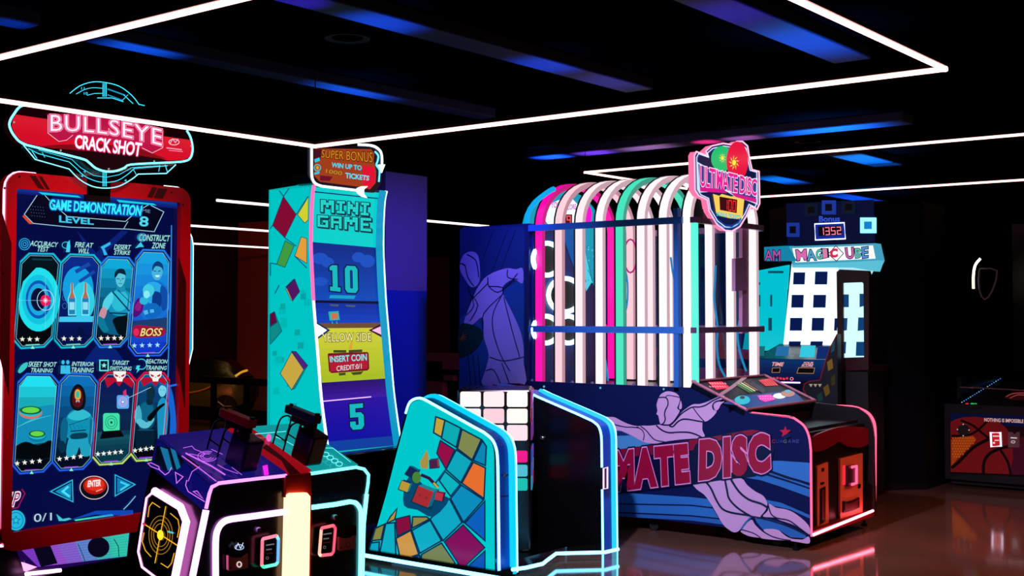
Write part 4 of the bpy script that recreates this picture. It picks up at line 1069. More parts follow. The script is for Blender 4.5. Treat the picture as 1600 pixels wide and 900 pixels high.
# small square icon on the blue band
a.poly([(513, 487), (529, 486), (531, 500), (515, 501)], '20B0B0', 1, 4); a.poly([(517, 490), (527, 489), (528, 498), (518, 499)], 'D07048', 1, 5)
for x in (519, 526): a.line([(x, 502), (x + .5, 506)], 1.4, '20B0B0', 1, 4)
# arrows, lettering
a.poly([(493, 502), (516, 516), (495, 531)], '0A2858', 1, 4); a.poly([(495, 506), (511, 516), (496, 527)], 'F8FFFF', 1.4, 5)
a.poly([(599, 504), (576, 516), (600, 529)], '300C30', 1, 4); a.poly([(597, 509), (581, 516), (598, 524)], 'F8B0D8', 1.2, 5)
a.text('YELLOW SIDE', [(503, 521), (580, 520), (580, 533), (505, 534)], '6C6010', 1, 4, .06); a.text('YELLOW SIDE', [(503, 521), (580, 520), (580, 533), (505, 534)], 'F0ECA0', 1.1, 5, 0)
for q in ([(521, 547), (541, 547), (541, 551), (521, 551)], [(545, 547), (566, 546), (566, 550), (545, 551)], [(529, 583), (540, 582), (540, 586), (530, 587)], [(548, 582), (568, 580), (564, 585), (552, 586)]): a.poly(q, '404818', 1, 4)
a.poly([(545, 546), (547, 536), (551, 533), (550, 546)], 'E0A030', 1, 4); a.line([(521, 541), (541, 540)], 1, 'D0B848', 1, 4)
a.poly([(512, 553), (514, 552), (574, 550), (576, 552), (577, 576), (574, 579), (518, 583), (514, 580)], '6C0820', 1, 5); a.poly([(514, 555), (574, 552), (575, 576), (516, 581)], 'B01430', 1, 6)
a.text('INSERT COIN', [(515, 557), (573, 553), (573, 563), (516, 566)], '70E0E8', 1.1, 8, .02); a.text('CREDIT:0/1', [(526, 572), (565, 568), (565, 576), (526, 580)], 'D8F0F0', 1, 8, .0)
# bread shaped pixel bun at the foot
for r, (x0, x1) in enumerate(((552, 566), (548, 571), (545, 574), (543, 576))):
    yb_ = 707 + r * 3.2
    a.poly([(x0 - 2, yb_ - 1), (x1 + 2, yb_ - 2.6), (x1 + 2, yb_ + 2.6), (x0 - 2, yb_ + 4)], '101418', 1, 4); a.poly([(x0, yb_), (x1, yb_ - 1.5), (x1, yb_ + 2.2), (x0, yb_ + 3.6)], 'E8B898' if r != 2 else 'F4D8C0', 1, 5)
a.build('screen_picture', scr)
# curved clear border on the right and edge lights
bord = cstrip('screen_border', YT2 - .075, YT2, zlo + .1, ztop, E('0CA0D0', .9, .1, sample=True), .02, cg)
PINKT = LED((1, .14, .45), 1.3); WHT = LED((.42, .86, 1), 3)
def edge_tube(y, i0, i1, m, r=.011):
    pts = [(x + .012, y, z) for x, z in prof[i0:i1 + 1]]
    MB().tube([tuple(p) for p in spline(pts, 3)], r, 8).build('edge_light', cg, m, smooth=True)
edge_tube(YT, 0, 5, PINKT, .013); edge_tube(YT, 5, 10, LED((.6, .75, 1), 2.6), .010)
edge_tube(YT2 + .005, 0, 10, WHT, .012)
MB().prism([(CS.x(z) + .02, y, z) for y, z in ((YT - .0, ztop), (YT2, ztop), (YT2, ztop - .012), (YT, ztop - .012))], (-.05, 0, 0)).build('top_ledge', cg, BLACK)
# marquee
SMQ = PX(XT + .03)
mq = px_prism(SMQ, [(480, 231), (490, 227), (580, 228), (593, 234), (597, 262), (596, 286), (585, 301), (558, 299), (500, 292), (488, 286), (480, 272)], .16).build('marquee', cg, D('061030', .3, name='marquee_body'))
a = Art(SMQ, .001)
a.poly([(491, 232), (580, 233), (585, 240), (584, 252), (588, 268), (587, 286), (578, 296), (562, 292), (500, 284), (491, 275)], 'A8401C', .9, 1)
a.poly([(566, 258), (585, 262), (587, 284), (577, 296), (566, 288)], 'E01030', 1, 1.5); a.poly([(500, 274), (520, 276), (515, 283), (500, 282)], '701028', .9, 1.6); a.poly([(491, 233), (503, 233), (500, 250), (491, 255)], '481020', .9, 1.6)
a.text('SUPER BONUS', [(503, 234), (582, 238), (582, 254), (502, 246)], '4C2008', .9, 3, .06); a.text('SUPER BONUS', [(503, 234), (582, 238), (582, 254), (502, 246)], 'E08C18', .95, 4, .0)
a.text('WIN UP TO', [(519, 254), (565, 259), (565, 266), (518, 261)], '30D0E8', 1.1, 3, .03)
a.text('1000', [(510, 264), (535, 268), (534, 274), (509, 270)], '6C4410', .9, 3, .04); a.text('1000', [(510, 264), (535, 268), (534, 274), (509, 270)], 'C89828', 1, 4)
a.text('TICKETS', [(540, 270), (577, 275), (576, 282), (540, 278)], '50D8F0', 1.1, 3, .03)
a.poly([(491, 249), (499, 246), (500, 251), (492, 254)], '30C8E8', 1, 3); a.ring(496, 262, 5, 5, 1.4, '30C8D8', 1, 3, 14); a.ell(496, 262, 2.4, 3, 'D0A030', 1, 3, 12); a.poly([(491, 270), (499, 268), (499, 271), (491, 273)], '30C8E8', 1, 3)
a.build('marquee_lettering', mq)
WL = LED((.8, .95, 1), 2)
px_tube(SMQ, [(487, 229), (487, 268)] + spline([(487, 268), (488, 279), (493, 287), (503, 291)], 3)[1:] + [(562, 298)], .009, .006).build('marquee_light', mq, WL)
px_prism(SMQ, [(559, 294), (566, 291), (575, 291), (569, 296), (569, 303), (574, 309), (566, 307), (559, 301)], .012, off=.012).build('marquee_light', mq, WL)
px_tube(SMQ, spline([(560, 226), (578, 227), (589, 231), (596, 240), (597, 258)], 4), .009, .006).build('marquee_light', mq, WL)
px_prism(SMQ, [(592, 257), (602, 257), (597, 270)], .012, off=.012).build('marquee_light', mq, WL)
px_tube(PX(XT - .03), [(479, 230), (478, 268), (482, 286)], .008).build('marquee_light', mq, LED((.1, .6, 1), 2.5))
px_tube(SMQ, spline([(586, 237), (591, 243), (590, 252), (588, 258), (593, 266), (592, 284)], 3), .006, .004).build('marquee_light', mq, LED((.1, .6, 1), 2.5))
# tower foot
fbx = MB().box(lowx, lowx + .12, YT, YT2, .12, .62).build('foot_box', cg, BLACKG, bevel=.01)

# ---------------- booth walls
def wall(yn, yf, pts_px, surf, name='booth_wall'):
    p3 = [surf.at(*p) for p in pts_px]
    return p3
ART = spline([(600, 776), (618, 705), (634, 646)], 2)[:-1] + spline([(634, 646), (641, 628), (656, 623), (672, 630)], 4)[1:-1] + [(672, 630), (740, 668)] + spline([(755, 676), (768, 688), (774, 704), (775, 730)], 4) + [(776, 902), (573, 869)]
NW = PY(YW)
THK = PX(NW.at(778, 800).x).at(800, 800).y - YW
CYB = LED((.0, .55, .80), 1.2); CYW = LED((.15, .58, 1.0), 5.2)
BLUEM = D('1458E0', .3, name='booth_blue')
INNER = D('050507', .28, name='booth_inner_black')
nw = px_prism(NW, ART, THK, 0, 1).build('booth_wall', cg, [BLACKG, BLUEM], label='near booth wall printed with colourful tiles')
a = Art(NW, .001)
def shrink(pts, f=.972):
    cx = sum(p[0] for p in pts) / len(pts); cy = sum(p[1] for p in pts) / len(pts)
    return [(cx + (x - cx) * f, cy + (y - cy) * f) for x, y in pts]
inner = shrink(ART, .965)
a.poly(inner, '00C8CC', 1.0, 1)
cb = lambda *p: crop(560, 580, 2.8125, p)
tiles = [(((340, 200), (380, 215), (365, 290), (330, 270)), 'B89838'), (((380, 215), (450, 250), (430, 335), (365, 295)), '0CA0A8'), (((455, 255), (540, 300), (500, 390), (435, 340)), '788048'), (((545, 305), (562, 330), (558, 415), (505, 392)), '0C7CA8'),
         (((360, 305), (422, 345), (385, 430), (345, 360)), '8C0C40'), (((430, 345), (500, 395), (450, 490), (385, 432)), '0C9CB0'), (((505, 400), (558, 425), (552, 560), (455, 492)), 'D8682C'), (((380, 440), (447, 497), (405, 550), (355, 480)), '0CA8B4'),
         (((452, 500), (550, 565), (462, 665), (405, 560)), '0A84B0'), (((556, 570), (556, 745), (468, 668)), '0A58B0'), (((400, 560), (455, 665), (372, 745), (315, 650)), '0C9CB8'), (((460, 675), (555, 775), (455, 870), (378, 750)), '780C54'),
         (((365, 755), (450, 880), (275, 832), (278, 805)), '6C7848'), (((315, 655), (365, 745), (270, 800), (235, 700)), '0CA0B8'), (((230, 700), (265, 805), (185, 830), (165, 735)), 'C08C40'), (((165, 650), (225, 635), (232, 695), (170, 725)), '7C0C38'),
         (((120, 670), (160, 665), (165, 825), (90, 815)), '0CA4B8'), (((75, 690), (115, 672), (100, 740), (58, 745)), '7C7C3C'), (((55, 755), (92, 750), (88, 812), (42, 803)), '0C98B4'), (((140, 640), (170, 603), (160, 652), (124, 668)), 'A08C38'),
         (((556, 790), (556, 880), (465, 872)), '0A4CA8'), (((238, 640), (300, 640), (312, 650), (236, 690)), '887C40'), (((270, 810), (272, 835), (195, 832)), '0A84B0')]
for pts, c in tiles:
    q = cb(*pts); a.poly(q, c, 1.15, 2); a.line(q, 2.4, '08345C', .8, 3, True)
for p, q in ((((385, 430), (340, 490))), (((405, 555), (445, 500)))): a.line(cb(p, q), 2.6, '064878', .9, 3)
# tumbling cubes and tools in the middle of the picture
def cubelet(cx, cy, s_, c1, c2, c3_, rot):
    def R_(x, y):
        t_ = math.radians(rot); return (cx + s_ * (x * math.cos(t_) - y * math.sin(t_)), cy + s_ * (x * math.sin(t_) + y * math.cos(t_)))
    a.poly([R_(-1.1, -1.1), R_(1.5, -1.5), R_(1.5, 1.1), R_(1.1, 1.2), R_(-1.2, 1.2)], '083850', .9, 5)
    a.poly([R_(-1, -1), R_(1, -1), R_(1, 1), R_(-1, 1)], c1, .9, 6); a.poly([R_(-1, -1), R_(-.6, -1.4), R_(1.4, -1.4), R_(1, -1)], c2, .9, 6); a.poly([R_(1, -1), R_(1.4, -1.4), R_(1.4, .6), R_(1, 1)], c3_, .9, 6)
a.poly(spline(cb((205, 500), (240, 460), (330, 540), (400, 560), (330, 640), (260, 610), (200, 590)), 3, True), '064C78', .85, 4)
cubelet(661, 776, 13, 'B02C34', '20889C', '0C6C8C', 22); cubelet(686, 776, 6, 'C03444', '801838', '50102C', 12); cubelet(677.5, 725, 6, '50204C', '20486C', 'B03838', -6); cubelet(632, 760, 7, 'C0A038', '103868', '0C8098', 20); cubelet(643, 738, 7, '142858', '10647C', '0C4C68', 30)
a.ell(651, 746, 7, 9, '4C8838', .9, 7, 16); a.poly(cb((270, 400), (300, 345), (310, 380), (305, 430), (275, 425)), 'B09848', .9, 6); a.line(cb((275, 455), (310, 470), (350, 510)), 5, '301848', .9, 7); a.line(cb((330, 490), (350, 512)), 3, 'D8B040', .9, 8)
for u in (-1, 1): a.ell(661 + u * 5, 776 + u * 2, 2, 2.4, '803030', .9, 8, 10)
a.build('wall_picture', nw)
OUT = ART[:-2] + [(779, 905)]
OUT2 = spline([(634, 646), (641, 628), (656, 622), (672, 629)], 4)[:-1] + [(672, 629), (740, 667)] + spline([(755, 675), (769, 687), (776, 704), (778, 730)], 4) + [(780, 902)]
px_tube(NW, OUT2, .0085, .0).build('wall_light', nw, CYW)
OUT3 = spline([(664, 632), (672, 623), (684, 622), (696, 628)], 4)[:-1] + [(696, 628), (765, 662)] + spline([(778, 669), (792, 682), (800, 700), (801, 726)], 4) + [(801, 892)]
OUT3 = [NW.at(*p) + Vector((0, THK, 0)) for p in OUT2]
MB().tube(OUT3, .021, 10).build('wall_light', nw, CYB, smooth=True)
MB().tube([p + Vector((.016, .016, .008)) for p in OUT3], .008, 8).build('wall_light', nw, CYW, smooth=True)
for py_ in (742, 775): px_prism(PX(XW), [(782, py_), (795, py_ - 1), (795, py_ + .6), (782, py_ + 1.6)], .002, off=.004).build('groove', nw, BLACK)
c = PX(XW).at(788, 743); MB().lathe(c, [(.012, 0), (.012, .012), (.008, .016)], 12, axis=(1, 0, 0)).build('lock', nw, STEEL)
# far wall
FWL = PY(YW2)
FAR = [(690, 640), (826, 618)] + [(832, 617), (900, 647), (922, 657)] + spline([(926, 659), (935, 666), (939, 678), (940, 690)], 4) + [(942, 863), (700, 845)]
FAR = [(770, 600), (826, 612), (840, 620), (900, 646), (922, 656)] + spline([(926, 658), (935, 666), (939, 678), (940, 690)], 4) + [(942, 864), (740, 838)]
fw_ = px_prism(FWL, FAR, THK, 0, 1).build('booth_wall', cg, [INNER, BLUEM], label='far booth wall with glossy black inner face')
FO = [FWL.at(*p) for p in [(826, 613), (840, 620), (900, 646), (922, 656)] + spline([(926, 658), (935, 666), (939, 678), (940, 690)], 4) + [(942, 864)]]
MB().tube(FO, .0075, 8).build('wall_light', fw_, CYW, smooth=True)
FO = [p + Vector((0, THK * .95, 0)) for p in FO]
MB().tube(FO, .021, 10).build('wall_light', fw_, CYB, smooth=True)
MB().tube([p + Vector((.016, .016, .008)) for p in FO], .008, 8).build('wall_light', fw_, CYW, smooth=True)
rd = px_prism(PX(YW2 * 0 + FWL.at(941, 750).x), [(942, 731), (948, 729), (951, 732), (951, 762), (948, 765), (942, 765)], .02, off=.02).build('card_reader', fw_, D('101014', .3, name='reader_black2'))
px_tube(PX(FWL.at(941, 750).x), [(943, 732), (949, 730), (949, 763), (943, 764)], .006, .022, closed=True).build('reader_light', rd, E('F0B8F0', 1.8, sample=True))
c = FWL.at(848, 684); MB().lathe(c, [(.014, 0), (.014, .01), (.009, .014)], 12, axis=(0, -1, 0)).build('lock', fw_, STEEL)
# platform and its floor light
xe = PZ(.05).at(804, 889).x
MB().prism([(lowx - .1, YW - .03, .05), (XW + .02, YW - .03, .05), (XW + .02, YW + THK + .04, .05), (XW - .1, YW + THK + .2, .05), (XW - .1, YW2 - .2, .05), (XW + .0, YW2 - .03, .05), (XW + .03, YW2 + THK + .03, .05), (lowx - .1, YW2 + THK + .03, .05)], (0, 0, -.05)).build('platform', cg, BLACKG)
FL = PZ(.055)
px_tube(FL, [(560, 866), (600, 873), (700, 890), (800, 907)], .012).build('platform_light', cg, CYW)
px_tube(FL, [(800, 890), (822, 887), (848, 881), (858, 873), (869, 865), (900, 864), (945, 863), (966, 858)], .011).build('platform_light', cg, CYW)
# lit cube console between the walls
ctr = PZ(0).at(772, 868)
ctr = Vector((XW - .52, (YW + THK + YW2) / 2 + .04, 0))
dirc = Vector((ctr.x, ctr.y, 0)).normalized()
ang = math.atan2(dirc.y, dirc.x) + math.radians(-3)
nf = -Vector((math.cos(ang), math.sin(ang), 0)); rt = Vector((nf.y, -nf.x, 0)) * -1
if rt.dot(RV) < 0: rt = -rt
hw = .235
fc = ctr + nf * hw
CP = Plane(fc, nf)
ztc = CP.at(770, 609).z
cons = MB().obox(Vector((ctr.x, ctr.y, .05 + (ztc - .05) / 2)), rt * hw, nf * hw, (0, 0, (ztc - .05) / 2)).build('cube_console', cg, D('12060A', .25, name='console_black'), bevel=.012)
cc = CP.at(770, 650); 
cell = 2 * hw / 3.15
ROWS = [(612, 635.5), (638.5, 661), (664, 688), (704, 722), (726, 744), (747, 766)]
COLS = [['FFECEA', 'FFE0E2', 'FBF4FF'], ['FFE4E4', 'F8C4CE', 'FFF0E4'], ['FFE8E8', 'F8DCE4', 'FFD4DC'], ['E060B0', 'E84CA8', 'F81890'], ['B8E0F0', '90D0E0', '58C4D8'], ['60D0D0', '40D8C8', '20C8B8']]
for r, (ya_, yb__) in enumerate(ROWS):
    z1_, z0_ = CP.at(770, ya_).z, CP.at(770, yb__).z
    for k in range(3):
        p = fc + rt * (k - 1) * cell + Vector((0, 0, (z0_ + z1_) / 2)) + nf * .002
        hz_ = (z1_ - z0_) / 2
        pts = [(rt * u + ZV * v) for u, v in rrect(-cell * .44, cell * .44, -hz_, hz_, cell * .08, 3)]
        MB().prism([p + q_ + nf * .008 for q_ in pts], -nf * .01).build('tile', cons, E(COLS[r][k], 1.15 if r < 3 else .9, sample=True))
sp2 = ctr + rt * hw
for r in range(6):
    for k in range(3):
        z1_, z0_ = CP.at(770, ROWS[r][0]).z, CP.at(770, ROWS[r][1]).z
        p = ctr + rt * (hw + .003) + nf * (1 - k) * cell + Vector((0, 0, (z0_ + z1_) / 2))
        MB().obox(p, rt * .006, nf * cell * .43, ZV * (z1_ - z0_) / 2).build('tile', cons, E(['C03090', '3060D0', 'B02050', '20A0C0', '8030A0', 'C02040', '2050C0'][(r * 2 + k) % 7], .7, sample=True))
# ------------------------------------------------------------------ disc throwing machine
K0 = PZ(0).at(1268, 863); YD = K0.y; XD = K0.x
YD2 = PX(XD).at(1368, 700).y
SD = PY(YD)                 # near long side
SE = PX(XD)                 # front end
dm = thing('disc_throwing_machine', 'long navy disc throwing machine with glowing arch cage and printed runner', 'arcade machine', ((XD + SD.at(720, 600).x) / 2, (YD + YD2) / 2, 0))
xa = SD.at(830, 500).x; xl = SD.at(719, 500).x
ztop = SD.at(960, 601).z
zbot = .095
prof_px = [(1082, 603), (1168, 643), (1232, 651)] + spline([(1240, 653), (1256, 665), (1264, 682), (1267, 704)], 4)
pp = [SD.at(*q) for q in prof_px]
side_poly = [Vector((xl, YD, ztop))] + [Vector((pp[0].x, YD, ztop))] + pp[1:] + [Vector((XD, YD, zbot)), Vector((xl, YD, zbot))]
PANEL = D('0A1850', .5, spec=.15, name='navy_print')
sd1 = MB().prism(side_poly, (0, .03, 0)).build('side_panel', dm, PANEL)
MB().prism([p + Vector((0, YD2 - YD - .03, 0)) for p in side_poly], (0, .03, 0)).build('side_panel', dm, BLACK)
MB().box(xl, pp[0].x, YD + .03, YD2 - .03, zbot, ztop - .06).build('base_body', dm, BLACK)
MB().box(pp[0].x, XD - .12, YD + .03, YD2 - .03, zbot, .55).build('front_body', dm, BLACK)
# --- printed side
a = Art(SD, .0008)
d5 = lambda *p: crop(940, 570, 3.0, p)
d7 = lambda *p: crop(940, 590, 6.92, p)
d8 = lambda *p: crop(1080, 720, 6.43, p)
BB = '2A7CC8'; B2 = '1450B4'
a.poly(d7((120, 575), (230, 575), (330, 625), (440, 690), (540, 715), (400, 745), (130, 785)), '4CA0D8', 0, 1)
a.poly(d7((125, 575), (215, 580), (310, 625), (130, 630)), '1A2C6C', 0, 1.5)
a.poly(d8((770, 0), (900, 0), (1190, 20), (1190, 220), (1000, 165), (780, 90)), '3484D4', 0, 1)
a.poly(d8((520, 165), (560, 130), (700, 130), (760, 110), (960, 170), (1190, 250), (1190, 365), (900, 260), (700, 195)), '2C7CCC', 0, 1.2)
for q in (((760, 90), (1000, 165), (1190, 220), (1190, 238), (960, 180), (740, 100)), ((740, 120), (960, 190), (1190, 268), (1190, 285), (960, 210), (700, 130))): a.poly(d8(*q), '081040', 0, 2)
a.poly(d8((740, 390), (900, 420), (1190, 545), (1190, 580), (1000, 490), (770, 440)), '2C78C8', 0, 1.2)
a.poly(d8((0, 365), (180, 385), (210, 465), (0, 440)), '2C7CCC', 0, 1); a.poly(d8((0, 455), (220, 480), (275, 575), (0, 545)), '2C7CCC', 0, 1); a.poly(d8((0, 560), (285, 590), (320, 640), (0, 600)), '286CBC', 0, 1)
a.poly(d8((-1000, 300), (0, 365), (0, 440), (-1000, 420)), '2C7CCC', 0, 1); a.poly(d8((-1000, 435), (0, 455), (0, 545), (-1000, 500)), '2C7CCC', 0, 1); a.poly(d8((-1000, 515), (0, 560), (0, 600), (-1000, 545)), '286CBC', 0, 1)
a.poly(d8((640, 580), (760, 580), (900, 620), (1150, 740), (1160, 780), (1000, 770), (900, 705), (720, 690), (660, 620)), '2870C0', 0, 1.4)
LIL = 'D6B0E2'
def fg(pts, L=3, c=LIL): a.poly(spline(pts, 3, True), c, 0, L)
# head, arms, torso
fg(d7((620, 215), (645, 175), (700, 150), (760, 152), (815, 175), (845, 215), (845, 240), (835, 300), (820, 335), (845, 350), (830, 390), (800, 435), (770, 475), (720, 510), (680, 515), (640, 505), (625, 470), (612, 410), (592, 395), (604, 360), (594, 300), (604, 255)))
fg(d7((850, 235), (866, 280), (866, 330), (846, 342), (836, 325), (846, 280)), 3)
fg(d7((25, 430), (90, 425), (150, 432), (210, 465), (300, 505), (390, 525), (430, 520), (540, 518), (620, 508), (700, 520), (760, 512), (800, 460), (850, 390), (900, 345), (985, 290), (1060, 285), (1130, 265), (1200, 235), (1290, 195), (1330, 200), (1290, 240), (1225, 260), (1200, 300), (1215, 350), (1245, 365), (1200, 425), (1140, 470), (1095, 480), (1090, 520), (1090, 570), (1112, 645), (980, 660), (850, 670), (700, 690), (600, 712), (530, 712), (440, 690), (330, 628), (210, 575), (125, 570), (70, 500)))
fg(d7((1210, 290), (1250, 260), (1300, 262), (1330, 255), (1290, 290), (1260, 345), (1225, 350)), 3)
OL = '0A1440'
for pts, wd in ((d7((620, 215), (690, 215), (715, 250), (715, 300), (690, 350), (680, 400), (688, 450), (668, 495), (640, 510)), 1.9), (d7((690, 215), (715, 192), (780, 200), (848, 220), (840, 280), (822, 330), (848, 350)), 1.2),
                (d7((40, 430), (95, 480), (150, 510), (260, 535), (330, 535), (410, 545)), 1.5), (d7((380, 530), (440, 570), (460, 620), (450, 680)), 1.4), (d7((420, 525), (480, 570), (530, 630), (580, 675), (680, 695)), 1.6),
                (d7((590, 515), (640, 560), (720, 595), (830, 590), (940, 592), (1020, 615), (1080, 645)), 2.2), (d7((730, 520), (770, 530), (820, 480), (880, 450), (960, 455), (1040, 470), (1110, 480)), 2.2),
                (d7((650, 510), (740, 510), (800, 460), (850, 400), (920, 350), (985, 318), (1060, 318), (1130, 295), (1200, 250), (1290, 210)), 2.0), (d7((985, 318), (1020, 370), (1060, 420), (1110, 475)), 1.5), (d7((848, 350), (846, 390)), 1.4), (d7((1215, 350), (1200, 310), (1225, 265), (1290, 245)), 2.0)):
    a.line(spline(pts, 3), wd, OL, 0, 5)
# legs
fg(d8((20, 230), (140, 215), (240, 195), (340, 195), (500, 175), (560, 240), (640, 305), (720, 350), (755, 400), (765, 450), (745, 510), (700, 560), (650, 578), (600, 570), (560, 600), (520, 660), (470, 710), (430, 718), (390, 700), (320, 640), (250, 520), (190, 420), (130, 340), (60, 290)))
fg(d8((780, 430), (850, 470), (960, 490), (1060, 540), (1180, 650), (1186, 745), (1100, 690), (1020, 640), (900, 600), (830, 570), (720, 560), (770, 500)))
fg(d8((500, 700), (600, 592), (640, 640), (700, 700), (760, 740), (850, 780), (960, 800), (900, 798), (740, 785), (600, 750)))
fg(d8((725, 690), (860, 690), (930, 740), (1000, 780), (1120, 790), (1180, 760), (1186, 830), (1060, 815), (900, 785), (790, 745)))
fg(d8((495, 705), (580, 725), (690, 770), (600, 762), (530, 735)))
for pts, wd in ((d8((150, 215), (200, 280), (250, 390), (310, 480), (400, 520), (560, 545)), 3.0), (d8((340, 195), (360, 300), (380, 380), (450, 460), (550, 530), (640, 578)), 3.0), (d8((400, 190), (480, 310), (580, 390), (700, 430), (765, 470)), 3.2), (d8((765, 450), (750, 500), (700, 560)), 1.8),
                (d8((600, 565), (540, 630), (500, 690)), 2.6), (d8((770, 430), (800, 530), (860, 575), (980, 600), (1080, 670), (1186, 750)), 2.0), (d8((560, 550), (700, 575), (900, 630), (1050, 690), (1160, 745)), 2.0), (d8((700, 690), (790, 750), (900, 785), (1000, 800)), 1.6), (d8((500, 690), (620, 725), (700, 775)), 1.4)):
    a.line(spline(pts, 3), wd, OL if wd != 2.6 else '2870C0', 0, 5)
# lettering ULTIMATE DISC
a.poly([(840, 728), (960, 704), (1040, 691), (1090, 688), (1130, 678), (1166, 672), (1186, 672), (1196, 680), (1210, 700), (1205, 726), (1180, 744), (1120, 751), (1086, 757), (960, 772), (845, 784)], '0A0C38', 0, 6)
a.poly(d5((-300, 470), (60, 402), (300, 366), (480, 345), (640, 315), (700, 304), (745, 308), (755, 322), (640, 340), (440, 372), (430, 400), (60, 440), (-300, 505)), '8A0A34', 0, 6.5)
for st, q in (('MATE', [(961, 710), (1072, 698), (1075, 749), (961, 763)]), ('DISC', [(1096, 692), (1199, 681), (1201, 733), (1095, 746)]), ('ULTI', [(862, 724), (952, 712), (952, 764), (862, 776)])):
    a.text(st, q, '0A0C38', 0, 7, .13, 0, 1.16); a.text(st, q, 'F0A8E8', 0, 8, .097, 0, 1.16); a.text(st, q, 'A00A3A', 0, 9, .072, 0, 1.16)
# maker's star
a.star(1227, 675, 9.5, 'C81440', 0, 7); a.poly([(1222, 682), (1232, 676), (1236, 682), (1226, 686)], '0A1850', 0, 8)
for ch, x, c in zip('CUAGAME', (1206, 1212, 1218, 1224, 1231, 1238, 1244), ('A02040', '2C3C90', '2C3CA0', '607878', '3C3C98', '3C4890', '3C4898')):
    a.text(ch, [(x, 686.5), (x + 5, 687), (x + 5, 692.5), (x, 692)], c, 0, 7, .02, .1)
for x, y in ((850, 604), (938, 606), (1037, 608)): a.ell(x, y, 1.6, 1.8, '70C8E0', .8, 7, 8)
a.build('side_print', sd1)
# pink edge moulding and LED outline of the front end
PK = LED((1, .06, .14), 3.2); PKL = LED((1, .12, .18), 14)
NEAR = [(1175, 645), (1232, 651)] + spline([(1240, 653), (1256, 665), (1264, 682), (1267, 704)], 4) + [(1268, 838)]
px_tube(SD, NEAR, .007, .0).build('edge_light', dm, PK)
FARPX = PY(YD2)
px_tube(FARPX, [(1270, 633), (1330, 636)] + spline([(1340, 638), (1356, 646), (1365, 660), (1367, 680)], 4) + [(1366, 798)], .013, .0).build('edge_light', dm, PK)
px_tube(SE, [(1270, 836), (1364, 798)], .009, .004).build('edge_light', dm, PKL)
# --- end face: recessed
XR = XD - .07; SR = PX(XR)
MB().box(XR - .06, XR, YD + .03, YD2 - .03, zbot, SR.at(1310, 668).z).build('end_panel', dm, BLACK)
MB().box(XR, XD, YD + .03, YD2 - .03, zbot, zbot + .04).build('sill', dm, D('700818', .4, name='red_sill'))
px_prism(SR, spline([(1271, 684), (1290, 674), (1315, 667), (1340, 667), (1358, 671), (1360, 690), (1345, 699), (1325, 697), (1312, 690), (1300, 697), (1285, 704), (1272, 704)], 4, True), .02, off=.03).build('curved_header', dm, D('7A0A20', .35, name='crimson_header'))
COPPER = D('E07860', .4, name='copper_plate')
tk = px_prism(SR, [(1277, 729), (1294, 722), (1295, 818), (1277, 829)], .015, off=.02).build('ticket_door', dm, COPPER)
px_prism(SR, [(1282, 764), (1290, 760), (1290, 814), (1282, 820)], .01, off=.026).build('ticket_slot', tk, BLACK)
px_prism(SR, [(1284.5, 766), (1288, 764), (1288, 810), (1284.5, 814)], .006, off=.029).build('slot_strip', tk, D('6A1A18', .4, name='slot_red'))
for q in ([(1285, 732), (1288, 731), (1288, 736), (1285, 737)], [(1283, 754), (1288, 753), (1288, 756), (1283, 757)]): px_prism(SR, q, .006, off=.026).build('lock', tk, BLACK)
cd = px_prism(SR, [(1313, 717), (1348, 708), (1348, 806), (1313, 817)], .015, off=.02).build('coin_door', dm, COPPER)
px_prism(SR, [(1325, 728), (1338, 726), (1338, 757), (1325, 760)], .02, off=.045).build('card_reader', cd, BLACK)
px_tube(SR, [(1331, 730), (1338, 728), (1338, 755), (1331, 757)], .010, .05).build('reader_light', cd, E('FF4468', 3.0, sample=True))
px_prism(SR, [(1318, 728), (1321, 727), (1321, 757), (1318, 758)], .006, off=.026).build('reader_light', cd, E('FF2838', 1.2, sample=True))
px_prism(SR, [(1318, 783), (1325, 784), (1335, 781), (1343, 777), (1343, 793), (1335, 797), (1325, 800), (1318, 801)], .02, off=.03).build('return_cup', cd, BLACK)
px_prism(SR, [(1320, 786), (1326, 787), (1335, 784), (1341, 780), (1341, 791), (1334, 795), (1325, 797), (1320, 798)], .01, off=.033).build('cup_flap', cd, D('601018', .4, name='cup_red'))
px_prism(SR, [(1342, 757), (1345, 756), (1345, 762), (1342, 763)], .008, off=.028).build('lock', cd, BLACK)
# throat above the recessed face
MB().box(pp[1].x - .02, XR - .05, YD + .03, YD2 - .03, .5, SD.at(1172, 655).z - .06).build('throat', dm, BLACK)
# casters
for px_, py_ in ((1022, 826), (1215, 852), (900, 812)):
    p = PY(YD + .06).at(px_, py_)
    for yy in (YD + .07, YD2 - .07):
        o = MB().cyl((p.x, yy - .014, .035), (p.x, yy + .014, .035), .035, 16).build('caster_wheel', dm, RUBBER, smooth=True)
        MB().box(p.x - .02, p.x + .02, yy - .02, yy + .02, .045, zbot).build('caster_fork', o, DARKMETAL)
for px_, py_ in ((1245, 862), (1358, 822)):
    p = PZ(.0).at(px_, py_); MB().lathe((p.x - .03, p.y + (.05 if px_ < 1300 else -.02), 0), [(.022, 0), (.022, .02), (.01, .025), (.01, zbot)], 12).build('levelling_foot', dm, DARKMETAL)
